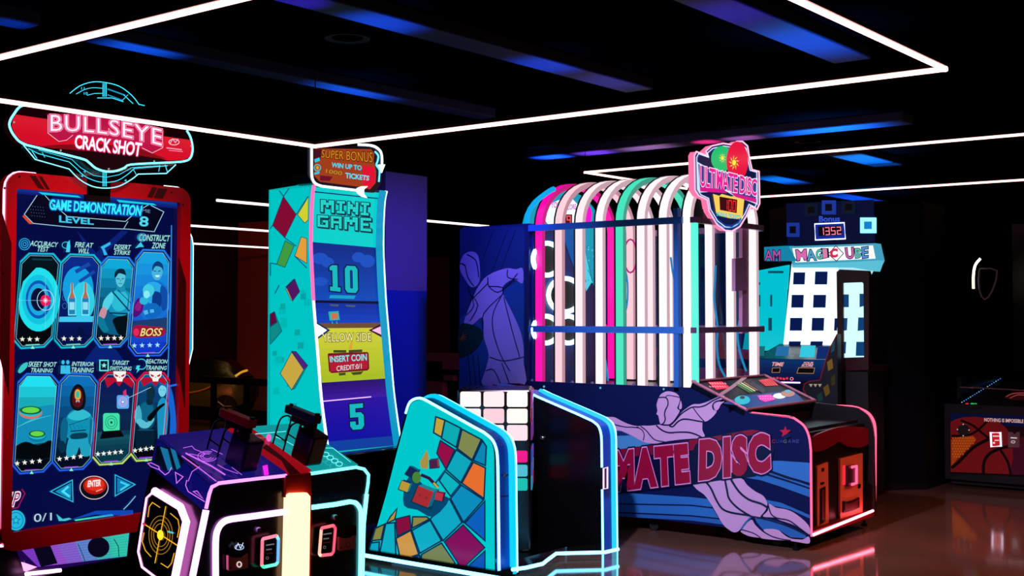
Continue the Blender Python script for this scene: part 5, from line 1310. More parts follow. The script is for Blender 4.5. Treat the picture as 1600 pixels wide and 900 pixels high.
# --- back cabinet with the tall printed panel
zbk = SD.at(775, 352).z
bc_ = MB().prism([Vector((xa - .02, YD, zbk)), Vector((xl + .08, YD, zbk)), Vector((xl + .02, YD, zbk - .03)), Vector((xl, YD, zbk - .1)), Vector((xl, YD, ztop)), Vector((xa - .02, YD, ztop))], (0, YD2 - YD, 0)).build('back_cabinet', dm, D('101C54', .45, name='back_navy'))
a = Art(SD, .001)
v = lambda *p: crop(700, 340, 3.214, p)
a.poly(v((60, 60), (80, 45), (385, 45), (385, 860), (55, 860)), '1A3468', 0, 1)
a.poly(v((60, 500), (380, 300), (380, 860), (55, 860)), '20508C', 0, 1.4)
LV = '9890D0'
def f2(pts, c=LV, L=3): a.poly(spline(v(*pts), 3, True), c, 0, L)
f2(((60, 230), (80, 185), (120, 170), (150, 190), (160, 250), (158, 320), (130, 350), (105, 340), (80, 300), (62, 270)))
f2(((60, 280), (85, 320), (110, 380), (105, 430), (60, 500)), '203478', 2)
f2(((150, 350), (200, 290), (290, 255), (340, 260), (375, 255), (375, 330), (330, 310), (280, 340), (275, 380), (310, 450), (360, 560), (380, 650), (380, 730), (380, 850), (180, 850), (190, 760), (205, 690), (180, 600), (175, 500), (120, 540), (80, 530), (110, 440)), 'B098D4')
for pts in (((60, 230), (85, 240), (100, 300), (130, 345)), ((95, 185), (140, 215), (155, 300)), ((200, 300), (205, 345), (250, 375), (300, 340), (350, 280)), ((300, 260), (300, 300), (350, 310)), ((205, 345), (270, 350), (275, 380), (230, 470), (225, 560), (260, 680), (310, 770)), ((275, 385), (180, 480), (175, 560)), ((110, 380), (150, 440), (110, 520)), ((280, 400), (320, 560), (360, 700)), ((210, 700), (280, 720), (380, 700)), ((190, 770), (230, 765), (270, 850)), ((270, 730), (310, 840)), ((100, 350), (130, 440), (90, 490)), ((200, 330), (110, 420))):
    a.line(spline(v(*pts), 3), 1.4, '0C1844', 0, 5)
a.poly(spline(v((55, 545), (110, 535), (165, 560), (175, 600), (150, 650), (110, 680), (55, 690)), 3, True), '0E3A34', 0, 6)
for j in range(7):
    t_ = math.radians(-70 + j * 35); a.line([v((70, 600))[0], (v((70, 600))[0][0] + 8 * math.cos(t_), v((70, 600))[0][1] + 8 * math.sin(t_))], 1.2, '8C5A28', 0, 7)
for x in (230, 300, 340): a.line(v((x, 60), (x - 90, 300)), 1, '0C1844', 0, 2)
for x in (100, 125, 150): a.line(v((x, 690), (x + 15, 850)), 1.2, '0C1844', 0, 2)
a.poly(v((220, 850), (290, 832), (360, 832), (430, 850), (430, 862), (220, 862)), '5A0A2C', 0, 6)
a.build('back_print', bc_)
# --- arches
NEARX = [838, 869, 901, 932.5, 964.5, 998, 1032.5, 1070]
AC = [((1, .0, .40), 1.1), ((1, .62, .70), 1.05), ((1, .80, .84), 1.1), ((1, .84, .88), 1.15), ((.06, .76, .50), 1.05), ((1, .82, .86), 1.15), ((1, .84, .87), 1.15), ((1, .86, .88), 1.2)]
zsp = 2.23; zap = PY((YD + YD2) / 2).at(940, 289).z
WB = .066
for j, (px_, (col, st)) in enumerate(zip(NEARX, AC)):
    x = SD.at(px_, 500).x
    yn, yf = YD + .05, YD2 - .05; ym = (yn + yf) / 2; hw_ = (yf - yn) / 2
    pts = [(yn, ztop - .02), (yn, 1.6), (yn, zsp)]
    K = 18
    for k in range(1, K):
        t_ = math.pi * k / K
        cx_ = -math.cos(t_); sy = math.sin(t_)
        pts.append((ym + hw_ * math.copysign(abs(cx_) ** .95, cx_), zsp + (zap - zsp) * abs(sy)))
    pts += [(yf, zsp), (yf, 1.6), (yf, ztop - .02)]
    ctr_ = Vector((x, ym, 1.9))
    mb = MB(); vs = []; n = len(pts)
    # band: glowing face looks along -y/outwards and +x, dark metal inside
    T = .040
    outp = []; inp = []
    for q in range(n):
        p = pts[q]; pv = pts[max(q - 1, 0)]; nx_ = pts[min(q + 1, n - 1)]
        dy, dz = nx_[0] - pv[0], nx_[1] - pv[1]; l_ = math.hypot(dy, dz) or 1
        ny, nz = -dz / l_, dy / l_       # outward normal (left of travel)
        if (ny * (p[0] - ym) + nz * (p[1] - 1.2)) < 0: ny, nz = -ny, -nz
        outp.append((p[0] + ny * T / 2, p[1] + nz * T / 2)); inp.append((p[0] - ny * T / 2, p[1] - nz * T / 2))
    def ringverts(xo): return [Vector((x + xo, *q)) for q in outp] + [Vector((x + xo, *q)) for q in inp]
    fr, bk_ = ringverts(WB / 2), ringverts(-WB / 2)
    vs = fr + bk_; fs = []; ids = []
    for q in range(n - 1):
        fs += [(q, q + 1, n + q + 1, n + q), (2 * n + q, 3 * n + q, 3 * n + q + 1, 2 * n + q + 1), (q, 2 * n + q, 2 * n + q + 1, q + 1), (n + q, n + q + 1, 3 * n + q + 1, 3 * n + q)]
    mb.add(vs, fs); mb.i = [1, 1, 0, 2] * (n - 1)      # diffuser outside, tinted flanks
    tint = (col[0] * .95, col[1] * .74, col[2] * .82)
    o = mb.build('light_arch', dm, [LED(col, st), LED(tint, st * .52), LED(col, st * .92)])
    # thin dark steel edge between arch and arch
    MB().tube([(x - WB / 2 - .004, y, z) for y, z in outp], .008, 4).build('arch_trim', o, BLACK)
# turquoise strip on the front arch, clear sheets of the cage
xfa = SD.at(NEARX[-1], 500).x + WB / 2
MB().box(xfa, xfa + .045, YD + .035, YD + .06, ztop - .02, zsp - .03).build('front_strip', dm, LED((.10, .86, .68), 1.1))
MB().box(xa + .02, xfa - .05, YD2 - .012, YD2 - .008, ztop, zsp).build('clear_sheet', dm, GLASS('16387C', .30))
for (cx_, cy_, rx, ry), mt_ in (((972, 455, 9, 40), E('1890D0', .8)), ((1060, 505, 6, 16), E('20B0E0', .9)), ((1060, 590, 6, 14), E('20A0D8', .8)), ((985, 400, 10, 26), E('D82C90', .6))):
    px_tube(PY(YD2 - .3), [(cx_ + rx * math.cos(2 * math.pi * k / 20), cy_ + ry * math.sin(2 * math.pi * k / 20)) for k in range(20)], .007, closed=True).build('hanging_loop', dm, mt_)
px_prism(PY(YD2 - .35), [(939, 499), (951, 512), (939, 520)], .01).build('magenta_flag', dm, E('F01890', .9))
px_tube(PY(YD2 - .35), spline([(936, 515), (940, 540), (946, 565), (950, 595)], 4), .009).build('cable', dm, E('1898D8', .7))
px_tube(PY(YD2 - .35), spline([(1000, 545), (1006, 570), (1010, 598)], 4), .010).build('cable', dm, E('1898D8', .7))
# rails
BLUEST = D('2E78D0', .4, .1, name='blue_steel')
for zz, lab in ((SD.at(950, 350).z, 0), (SD.at(950, 515).z, 1)):
    MB().box(SD.at(826, 400).x, SD.at(1066, 400).x, YD - .006, YD + .016, zz - .024, zz + .024).build('rail', dm, BLUEST)
    MB().box(SD.at(826, 400).x, SD.at(1080, 400).x, YD2 - .016, YD2 + .006, zz - .024, zz + .024).build('rail', dm, D('8C6C98', .3, .6, name='pink_reflection_steel'))  # pink reflection on far rail and cross bar painted in as steel colour
    xf_ = SD.at(1080, 400).x
    MB().box(xf_ - .02, xf_ + .02, YD + .02, YD2 - .02, zz - .02, zz + .02).build('cross_bar', dm, D('8C6C98', .3, .6, name='pink_reflection_steel'))
# posts of the front frame
MB().box(SD.at(1052, 400).x, SD.at(1059, 400).x, YD + .0, YD + .05, ztop - .03, SD.at(1055, 325).z).build('corner_post', dm, BLUEST)
PFX = PX(SD.at(1080, 400).x)
px_prism(PFX, [(1160, 352), (1170, 351), (1170, 520), (1160, 521)], .03, off=-.05).build('corner_post', dm, D('C88CC0', .3, .3, name='pink_steel'))
px_prism(PFX, [(1149, 404), (1166, 402), (1166, 453), (1149, 455)], .03, off=-.03).build('sensor_box', dm, D('C490C8', .35, .3, name='pink_box'))
for pts in ([(1118, 415), (1117, 440), (1116, 470), (1121, 510), (1120, 540), (1124, 570), (1134, 590)], [(1048, 402), (1052, 430), (1060, 452), (1064, 430)], [(1200 - 42, 470), (1156, 500), (1152, 520), (1156, 550), (1166, 580)]):
    px_tube(PY(YD2 - .2), spline(pts, 4), .008).build('cable', dm, E('1898D8', .7))
# interior: floor, net wall, targets on the back wall
MB().box(xa, SD.at(1075, 500).x, YD + .04, YD2 - .04, ztop - .06, ztop - .035).build('cage_floor', dm, D('141428', .3, name='cage_floor'))
tw = MB().box(xa - .04, xa + .0, YD + .03, YD2 - .03, ztop - .06, zsp - .02).build('target_wall', dm, D('0A2C78', .4, name='target_blue'))
STW = PX(xa)
a = Art(STW, .001)
a.poly([(893, 352), (905, 350), (925, 440), (916, 455)], '50D8F0', .9, 2); a.poly([(905, 352), (945, 350), (945, 470), (928, 448)], '18A8C8', .8, 2); a.poly([(875, 355), (895, 353), (916, 440), (908, 452)], '0C5CB0', .8, 2)
random.seed(5)
for j in range(70):
    x = random.uniform(908, 944); y = random.uniform(354, 440); a.poly([(x, y), (x + 2, y + .5), (x + 1, y + 3)], random.choice(['60F0F8', '0C7CA8', '109CC0']), .9, 3)
a.build('wall_picture', tw)
RW = LED((.55, .95, 1), 3.2)
for cx_, cy_, rx, ry in ((855, 405, 22, 25), (883, 461, 26, 26), (853, 515, 20, 21), (888, 515, 20, 21)):
    pts = [(cx_ + rx * math.cos(2 * math.pi * k / 28), cy_ + ry * math.sin(2 * math.pi * k / 28)) for k in range(28)]
    rg = px_tube(STW, pts, .019, .012, closed=True).build('target_ring', dm, RW, smooth=True)
    px_prism(STW, [(cx_ + (x - cx_) * .86, cy_ + (y - cy_) * .86) for x, y in pts], .004, off=.006).build('target_hole', rg, BLACK)
# lit score arch over the targets
yn, yf = YD + .02, YD2 - .02; ym = (yn + yf) / 2; hw_ = (yf - yn) / 2
arc_ = [(xa - .06, ym + hw_ * math.copysign(abs(math.cos(t_)) ** .95, -math.cos(t_)), zsp - .04 + (zap - zsp + .02) * abs(math.sin(t_))) for t_ in [math.pi * k / 16 for k in range(17)]]
sa = MB().prism([Vector(p) for p in arc_], (-.05, 0, 0)).build('score_arch', dm, E('0CA0C0', .9, sample=True))
SAP = PX(xa - .06)
a = Art(SAP, .001)
a.poly([(846, 336), (860, 318), (890, 306), (905, 322), (905, 355), (860, 356)], 'E8FCFF', 1.1, 1)
a.ell(912, 336, 13, 20, 'F010C8', 1.1, 2, 22)
a.text('YOUR', [(861, 316), (879, 315), (879, 324), (861, 325)], 'D028C0', 1, 3, .02); a.text('SCORE', [(884, 320), (900, 319), (900, 327), (884, 328)], 'D028C0', 1, 3, .02)
a.poly([(874, 335), (894, 335), (894, 352), (874, 352)], '4A0410', .9, 3); a.seg7('09', [(876, 337), (893, 337), (893, 350.5), (876, 350.5)], 'FF5060', 1.6, 4)
a.build('score_print', sa)
px_tube(SD, spline([(824, 356), (824, 340), (829, 326), (842, 311), (858, 299), (866, 295)], 4), .02, -.02).build('arch_glow', dm, E('0C9CD8', 1.2, sample=True))
# knobs holding the arches
for px_ in (829, 860, 892, 923, 955, 988, 1023, 1051):
    p = SD.at(px_, 597); MB().lathe((p.x, YD + .02, ztop - .04), [(.014, 0), (.014, .04), (.009, .055)], 10).build('knob', dm, D('8C78C0', .3, .6, name='knob_lilac'))
# --- tilted control board
P0 = SD.at(1082, 597); P1 = SD.at(1166, 641)
dx_, dz_ = P1.x - P0.x, P1.z - P0.z; L_ = math.hypot(dx_, dz_)
nrm = Vector((-dz_, 0, dx_)).normalized()
if nrm.z < 0: nrm = -nrm
q0 = Vector((P0.x, YD - .0, P0.z)); q1 = Vector((P1.x, YD - .0, P1.z)); wy = Vector((0, YD2 - YD, 0))
cb_ = MB().prism([q0, q1, q1 + wy, q0 + wy], -nrm * .045).build('control_board', dm, D('060A20', .35, spec=.1, name='board_navy'))
CBP = Plane(q0, nrm)
PKS = D('D890A8', .3, .5, name='pink_trim')
def bar(p, q, r=.011): return MB().tube([p, q], r, 6)
for p, q in ((q0, q1), (q1, q1 + wy), (q1 + wy, q0 + wy), (q0 + wy, q0)): bar(p + nrm * .005, q + nrm * .005).build('board_frame', cb_, PKS)
a = Art(CBP, .001)
a.poly([(1130, 630), (1160, 618), (1240, 610), (1258, 628), (1170, 637)], '0C3C98', .7, 1)
a.poly([(1106, 597), (1128, 596), (1142, 606), (1120, 609)], 'F02048', 1.1, 2); a.poly([(1185, 594), (1205, 591), (1216, 602), (1196, 603)], 'F02838', 1.1, 2)
for j in range(14): a.line([(1108 + j % 7 * 4, 598 + j // 7 * 5), (1111 + j % 7 * 4, 600 + j // 7 * 5)], 1, 'FFA8B8', 1, 3)
for j in range(5): a.line([(1188 + j * 4, 594), (1197 + j * 4, 602)], .9, '401020', .8, 3)
a.line([(1125, 617), (1142, 606), (1166, 588)], 5, 'D8A0B8', .5, 3)
for k, c in enumerate(('307848', '80C850', 'E8F0D0', 'B07030')): a.line([(1150 + k * 4, 600 - k), (1172 + k * 4, 613 - k)], 1.6, c, .8, 3)
a.line([(1174, 598), (1194, 612)], 7, '30142C', .7, 2.5)
a.ell(1160, 625, 12, 7, '18B8D0', 1.0, 4, 20); a.ell(1160, 621, 4, 2.4, '062838', .8, 5, 12); a.poly([(1183, 618), (1204, 616), (1212, 624), (1196, 628), (1188, 625)], 'E820B0', 1.1, 4)
for j in range(12): a.ell(1188 + j % 6 * 4, 619 + j // 6 * 4, 1, .8, 'FFA8E8', 1, 5, 6)
a.ell(1218, 618.5, 10, 4.2, 'F0F8FF', 1.1, 4, 18); a.ell(1231, 615, 11, 5, 'C88878', .8, 4, 18); a.ell(1231, 611, 5, 2.2, '40B8D8', .9, 5, 12)
a.build('board_print', cb_)
MB().box(q1.x - .25, q1.x - .03, YD + .03, YD2 - .03, .5, q1.z - .07).build('board_box', dm, D('180810', .4, name='board_box'))
px_tube(SD, [(1172, 645), (1180, 646), (1240, 652)], .005, .003).build('board_edge', dm, PKS)
# --- sign
XS = SD.at(1085, 300).x; SS_ = PX(XS)
OUTL = [(1088, 237), (1105, 243), (1103, 236), (1112, 228), (1130, 224), (1142, 226), (1152, 221), (1160, 221), (1168, 228), (1171, 247), (1175, 265), (1186, 268), (1187, 318), (1183, 327), (1173, 322), (1166, 338), (1156, 354), (1144, 361), (1133, 360), (1120, 350), (1108, 330), (1105, 312), (1092, 306), (1086, 297), (1085, 243)]
sg = px_prism(SS_, OUTL, .05, 0, 1).build('sign', dm, [E('0A1C60', .8), E('F06C9C', 1.2, sample=True)])
a = Art(SS_, .001)
def shr(pts, dx, cxy=None):
    cx = sum(p[0] for p in pts) / len(pts); cy = sum(p[1] for p in pts) / len(pts)
    return [(cx + (x - cx) * dx, cy + (y - cy) * dx) for x, y in pts]
a.line(OUTL, 2.4, 'FFB0D0', 1.4, 2, True); a.poly(shr(OUTL, .94), '183C90', .9, 1); a.line(shr(OUTL, .93), 1.2, 'E8F0FF', 1.2, 3, True); a.poly(shr(OUTL, .88), '0A1848', .8, 3.5)
a.ell(1128, 248, 17, 20, '1CC070', 1, 4, 26); a.ell(1152, 252, 17, 31, 'E81440', 1, 5, 28)
for cx_, cy_, r in ((1129, 247, 7), (1147, 254, 10)):
    a.ell(cx_, cy_, r * .3, r * .45, 'F8E840', 1.1, 7, 12)
    for k in range(9):
        t_ = 2 * math.pi * k / 9; a.poly([(cx_ + r * .4 * math.cos(t_), cy_ + r * .6 * math.sin(t_)), (cx_ + r * .55 * math.cos(t_ + .3), cy_ + r * .8 * math.sin(t_ + .3)), (cx_ + r * .85 * math.cos(t_ + .5), cy_ + r * 1.2 * math.sin(t_ + .5)), (cx_ + r * .45 * math.cos(t_ + .45), cy_ + r * .65 * math.sin(t_ + .45))], 'F8E840', 1.1, 7)
a.poly([(1088, 252), (1106, 262), (1125, 266), (1175, 279), (1184, 278), (1184, 320), (1172, 315), (1145, 305), (1133, 298), (1092, 301), (1089, 296)], 'C0E0F8', 1.1, 6); a.poly([(1091, 256), (1108, 264), (1128, 269), (1172, 281), (1182, 281), (1181, 313), (1150, 303), (1136, 296), (1094, 298)], '3C3C8C', 1, 7)
q = [(1094, 259), (1183, 281), (1182, 306), (1094, 290)]
a.text('ULTIMATE DISC', q, 'FFD8F0', 1.2, 8, .05, 0, .9); a.text('ULTIMATE DISC', q, 'E01C90', 1.1, 9, .018, 0, .9)
a.poly([(1094, 292), (1132, 296), (1136, 302), (1094, 299)], 'D8188C', 1, 9); a.poly([(1140, 300), (1182, 311), (1182, 317), (1150, 308)], 'D8188C', 1, 9)
a.poly([(1114, 303), (1124, 306), (1128, 303), (1142, 307), (1150, 306), (1163, 311), (1160, 340), (1152, 342), (1140, 341), (1128, 338), (1119, 333)], 'F0C858', 1.1, 8)
a.poly([(1124, 307), (1152, 312), (1151, 333), (1125, 328)], '3A0610', .9, 9); a.seg7('100', [(1131, 311), (1151, 314), (1150, 331), (1131, 328)], 'F02828', 1.4, 10)
a.text('BONUS TICKETS', [(1120, 331), (1157, 337), (1156, 343), (1120, 337)], '30C8D8', 1, 10, .03)
a.ring(1138, 336, 22, 20, 1.6, '3890E0', 1, 5, 20, 20, 160)
a.build('sign_lettering', sg)
MB().box(XS - .12, XS - .045, (YD + YD2) / 2 - .35, (YD + YD2) / 2 - .2, zap - .35, zap - .1).build('sign_bracket', dm, DARKMETAL)
# ------------------------------------------------------------------ lit cube wall machine behind (MAGI[C]UBE)
YM = 10.55
SMg = PY(YM)
mc = thing('cube_wall_machine', 'white lit cube wall machine with dark square openings and blue crown, behind the disc machine', 'arcade machine', (SMg.at(1290, 500).x, YM + .7, 0))
L0 = SMg.at(1231, 480).x; R0 = SMg.at(1362, 480).x; wM = R0 - L0
def zm(y, x=1290, s=SMg): return s.at(x, y).z
zt_, zh1, zh0, zc_ = zm(318), zm(382), zm(414), zm(545)
# octagon plan of the tower
d = wM * .72
plan = [(L0, YM), (R0, YM), (R0 + d * .6, YM + d * .6), (R0 + d * .6, YM + d * 1.6), (L0 - d * .6, YM + d * 1.6), (L0 - d * .6, YM + d * .6)]
MB().prism([(x, y, .06) for x, y in plan], (0, 0, zt_ - .06)).build('tower_body', mc, D('04050C', .7, spec=.1, name='tower_black'))
MB().prism([(x, y, 0) for x, y in plan], (0, 0, .06)).build('base', mc, BLACK)
WM = E('E8FAFF', 1.35, .3, sample=True)
fp = px_prism(SMg, [(1237, 412), (1310, 412), (1306, 548), (1223, 548)], .02, off=.02).build('lit_panel', mc, WM)
px_prism(SMg, [(1306, 418), (1368, 414), (1360, 430), (1306, 430)], .02, off=.02).build('lit_panel', mc, E('B8E8F8', 1.0, .3, sample=True))
DB = D('06184C', .3, name='opening_navy')
m6 = lambda x, y: (1140 + x / 4.5, 290 + y / 4.5); m7 = lambda x, y: (1140 + x / 4.5, 460 + y / 4.5)
for (x0, x1, y0, y1), f_ in (((450, 530, 610, 695), m6), ((602, 688, 604, 695), m6), ((437, 520, 768, 858), m6), ((590, 677, 768, 858), m6), ((426, 510, 165, 255), m7), ((580, 664, 165, 255), m7), ((418, 500, 330, 358), m7), ((570, 655, 330, 358), m7), ((738, 756, 168, 255), m7)):
    px_prism(SMg, [f_(x0, y0), f_(x1, y0), f_(x1 - 4, y1), f_(x0 - 4, y1)], .01, off=.026).build('square_opening', fp, E('06246C', .5))
# left wing of the octagon
nl = Vector((-1, -1, 0)).normalized()
WL_ = Plane((L0, YM, 0), nl)
wp = px_prism(WL_, [(1178, 424), (1231, 414), (1222, 548), (1160, 548)], .02, off=.015).build('lit_panel', mc, E('00C0D0', 1.0, .3, sample=True))
for (x0, x1, y0, y1), f_ in (((170, 213, 768, 850), m6), ((285, 296, 768, 850), m6), ((170, 200, 165, 255), m7), ((272, 294, 165, 255), m7), ((170, 212, 680, 698), m6), ((270, 375, 600, 616), m6)):
    px_prism(WL_, [f_(x0, y0), f_(x1, y0), f_(x1, y1), f_(x0, y1)], .008, off=.02).build('square_opening', wp, E('0A5C7C', .6))
hl = px_prism(WL_, [(1194, 386), (1228, 384), (1232, 408), (1194, 408)], .08, off=.06).build('header_box', mc, E('1890B8', .8, sample=True))
a = Art(WL_, .061); q = [(1195, 391), (1219, 391), (1219, 408), (1195, 407)]
a.text('AM', q, '182050', 1, 2, .06); a.text('AM', q, 'C050A0', 1, 3, .0); a.build('header_lettering', hl)
# header box MAGI C UBE
SH = PY(YM - .12)
hb = px_prism(SH, [(1233, 385), (1367, 380), (1373, 407), (1238, 414)], .14).build('header_box', mc, E('48A8C8', .9, .2, sample=True))
a = Art(SH, .001)
a.poly([(1238, 388), (1364, 383.5), (1368, 404), (1243, 410)], 'E8F8FC', 1.25, 1)
def let(st, q, c): a.text(st, q, '14183C', 1, 3, .075); a.text(st, q, c, 1, 4, .02)
let('M', [(1244, 391), (1259, 390), (1260, 405.5), (1246, 407)], 'D868B0'); let('A', [(1260, 391), (1273, 390), (1275, 406), (1262, 407)], '50A0C8'); let('G', [(1275, 391), (1284, 390), (1285, 404), (1276, 405)], '58C0B8'); let('I', [(1286, 389), (1291, 389), (1292, 402), (1287, 403)], 'D880A8')
a.line([(1306, 384), (1318, 396), (1307, 408), (1294, 397)], 1.2, '18141C', 1, 4, True); a.poly([(1306, 385), (1317, 396), (1307, 407), (1295, 397)], 'FCF0F4', 1.2, 3); a.text('C', [(1298, 390), (1308, 389), (1308, 401), (1298, 402)], 'D82858', 1, 5, .07)
let('U', [(1321, 388), (1333, 387), (1334, 403), (1323, 404)], 'C860A8'); let('B', [(1336, 389), (1345, 388), (1345, 402), (1337, 403)], '58C0B0'); let('E', [(1347, 387), (1356, 386), (1356, 402), (1348, 403)], '5090D0')
a.build('header_lettering', hb)
px_prism(SH, [(1237, 413), (1374, 407), (1371, 413), (1367, 424), (1332, 418), (1238, 418)], .12, off=-.01).build('header_lip', mc, E('60C8E0', .9, sample=True))
# crown with small framed lamps and the bonus counter
cr_ = px_prism(PY(YM - .03), [(1228, 318), (1364, 312), (1366, 378), (1231, 384)], .03).build('crown_panel', mc, E('06103C', .6, .4))
SC_ = PY(YM - .03)
def lamp(x0, x1, y0, y1, col, s_, inner):
    o = px_prism(SC_, [(x0, y0), (x1, y0), (x1, y1), (x0, y1)], .02, off=.02).build('square_lamp', cr_, E(col, s_, sample=True))
    dx_ = (x1 - x0) * .25; dy_ = (y1 - y0) * .25
    px_prism(SC_, [(x0 + dx_, y0 + dy_), (x1 - dx_, y0 + dy_), (x1 - dx_, y1 - dy_), (x0 + dx_, y1 - dy_)], .01, off=.024).build('lamp_centre', o, E(inner[0], inner[1]))
lamp(1344, 1368, 340, 364, '60C8FF', 3.5, ('0C80D0', 1.0)); lamp(1229, 1248, 348, 370, '1838A0', .8, ('06081C', .5)); lamp(1284, 1305, 313, 335, '1C3CA8', .8, ('06081C', .5)); lamp(1257, 1277, 318, 338, '0A1C34', .6, ('040810', .5)); lamp(1315, 1336, 314, 334, '0A1C34', .6, ('040810', .5))
a = Art(SC_, .001)
a.text('Bonus', [(1280, 338), (1312, 337.5), (1312, 346), (1280, 346.5)], '2C50D0', 1, 2, .03)
a.poly([(1273, 350), (1319, 348), (1321, 373), (1274, 375)], '102890', 1, 2); a.poly([(1278, 354), (1315, 352.5), (1316, 367), (1279, 369)], '0A0410', 1, 3); a.seg7('1352', [(1279, 355.5), (1315, 354), (1316, 366), (1280, 368)], 'FF7890', 1.5, 4)
a.build('crown_print', cr_)
px_tube(SC_, [(1273, 350), (1319, 348), (1321, 373), (1274, 375)], .006, .006, closed=True).build('counter_light', cr_, LED((.45, .5, 1), 4))
# framed side window on the right; lit wall in it painted as glowing pane
SI = PY(YM - .45)
MAR = D('3A0C14', .4, name='maroon_frame')
o1 = [(1307, 425), (1312, 421), (1356, 423), (1358, 430), (1357, 578), (1309, 580)]; i1 = [(1317, 443), (1318, 442), (1347, 441), (1349, 443), (1350, 558), (1318, 559)]
MB().frame([SI.at(*p) for p in o1], [SI.at(*p) for p in i1], (0, .06, 0)).build('side_window_frame', mc, MAR)
ss_ = px_prism(SI, i1, .02, off=-.02).build('side_window', mc, E('C8F4FC', 1.2, .1, sample=True))
for q in ([(1317, 460), (1326, 460), (1326, 480), (1317, 480)], [(1343, 459), (1350, 459), (1350, 478), (1343, 480)], [(1317, 497), (1324, 497), (1323, 516), (1317, 517)], [(1341, 496), (1350, 496), (1350, 516), (1340, 517)], [(1317, 534), (1322, 534), (1321, 552), (1317, 553)], [(1338, 534), (1350, 534), (1350, 556), (1337, 556)]): px_prism(SI, q, .004, off=-.016).build('square_opening', ss_, E('0C4C88', .7))
p = SI.at(1312, 580); p2 = SI.at(1356, 580)
MB().box(p.x, p2.x, YM - .45, YM - .1, .0, p.z).build('side_pedestal', mc, D('08060C', .5, name='pedestal_black'))
MB().box(p.x, p2.x, YM - .39, YM, p.z, p.z + .05).build('window_shelf', mc, MAR)
# play console
YC = YM - .62; SCn = PY(YC)
zc1 = SCn.at(1240, 562).z; zc2 = SCn.at(1240, 596).z
xl_ = SCn.at(1170, 580).x; xr_ = SCn.at(1283, 580).x
co = MB().prism([(xl_, YM, zc1 + .12), (xl_, YC + .12, zc1), (xl_, YC, zc2), (xl_, YC + .02, .05), (xl_, YM, .05)], (xr_ - xl_, 0, 0)).build('console', mc, D('0A2048', .3, name='console_blue'))
nc = Vector((0, -(zc1 - zc2), .12)).normalized()
CN = Plane((0, YC, zc2), nc)
a = Art(CN, .001)
a.grad([(1172, 560), (1292, 563), (1283, 596), (1172, 594)], '0A3C80', '081848', 5, .6, 1)
a.text('TIME', [(1207, 566), (1225, 566.5), (1224, 572), (1206, 571.5)], 'F0A8A0', 1, 3, .03, .2); a.text('YOUR', [(1256, 565.5), (1271, 565.5), (1270, 568.6), (1255, 568.6)], 'F0A8A0', 1, 3, .03, .2); a.text('SCORE', [(1253, 569), (1271, 569), (1270, 573), (1252, 573)], 'F0A8A0', 1, 3, .03, .2)
for q in ([(1207, 575), (1219, 574.5), (1218, 582), (1206, 582)], [(1248, 574.5), (1273, 575), (1271, 583.5), (1245, 583)]): a.poly(q, '08040A', 1, 3); a.line(q, .9, 'A88048', .9, 4, True)
[a.line([(1198 + j * 5, 590 + j * .2), (1201.5 + j * 5, 590 + (j % 3) + j * .2)], 3.2, 'E03050', 1.1, 3) for j in range(7)]; a.ring(1237, 592, 2.4, 2.2, 1, 'F080A0', 1.2, 3, 10)
a.build('console_print', co)
for (x0, x1, y0, y1), c, s_ in (((1211, 1232, 541, 556), '2878B8', .8), ((1249, 1273, 540, 558), '30C8E0', 1.0), ((1275, 1297, 541, 561), '10307C', .7), ((1176, 1194, 541, 556), '188088', .7)):
    px_prism(PY(YC + .1), [(x0 + 3, y0), (x1, y0), (x1 - 2, y1), (x0, y1)], .02).build('push_pad', co, E(c, s_))
px_tube(SCn, [(1196, 597), (1250, 598)], .006, .004).build('console_light', co, LED((.75, .35, 1), 4))
# printed cheek of the console
SCk = PY(YC - .05)
ck = px_prism(SCk, [(1308, 522), (1309, 640), (1280, 640), (1262, 622), (1255, 608), (1257, 600), (1264, 596), (1281, 594), (1296, 545)], .08).build('console_cheek', mc, D('0A1828', .45, name='cheek_dark'))
a = Art(SCk, .001)
for q, c in (([(1300, 536), (1305, 530), (1304, 548), (1298, 552)], '30687C'), ([(1292, 566), (1300, 560), (1302, 575), (1294, 580)], 'A88038'), ([(1286, 606), (1294, 600), (1297, 614), (1290, 620)], '8C6C30'), ([(1276, 618), (1284, 612), (1286, 626), (1278, 628)], '28504C'), ([(1298, 590), (1305, 584), (1305, 600), (1299, 604)], '50482C')): a.poly(q, c, .35, 2)
a.line([(1308, 522), (1296, 545), (1281, 594), (1264, 596), (1257, 600), (1255, 608), (1262, 622)], 1.6, '8C2428', .5, 2)
for x in (1264, 1271, 1278): a.poly([(x, 600), (x + 6, 600), (x + 3, 605)], 'D8C0A8', .5, 3)
a.build('cheek_print', ck)

# ------------------------------------------------------------------ basketball machine at the right
K1 = PZ(0).at(1490, 760); YK = K1.y
SK_ = PY(YK)
kx0 = SK_.at(1476, 690).x; kx1 = kx0 + 1.25
bk = thing('basketball_machine', 'dark basketball machine with big ball printed front, at the right edge', 'arcade machine', ((kx0 + kx1) / 2, YK + .9, 0))
zk1 = SK_.at(1540, 637).z; zk0 = SK_.at(1540, 746).z
fb = MB().box(kx0, kx1, YK, YK + .3, zk0 - .04, zk1 + .02).build('front_panel', bk, D('0A0810', .35, name='bball_black'))
MB().box(kx0 + .05, kx1 - .05, YK + .06, YK + 1.9, .02, zk0).build('base', bk, RUBBER)
MB().box(kx0 + .02, kx0 + .06, YK + .3, YK + 2.2, zk0, zk1 + .25).build('side_board', bk, D('0A080C', .35, name='bball_side')); MB().box(kx1 - .06, kx1 - .02, YK + .3, YK + 2.2, zk0, zk1 + .25).build('side_board', bk, D('0A080C', .35, name='bball_side'))
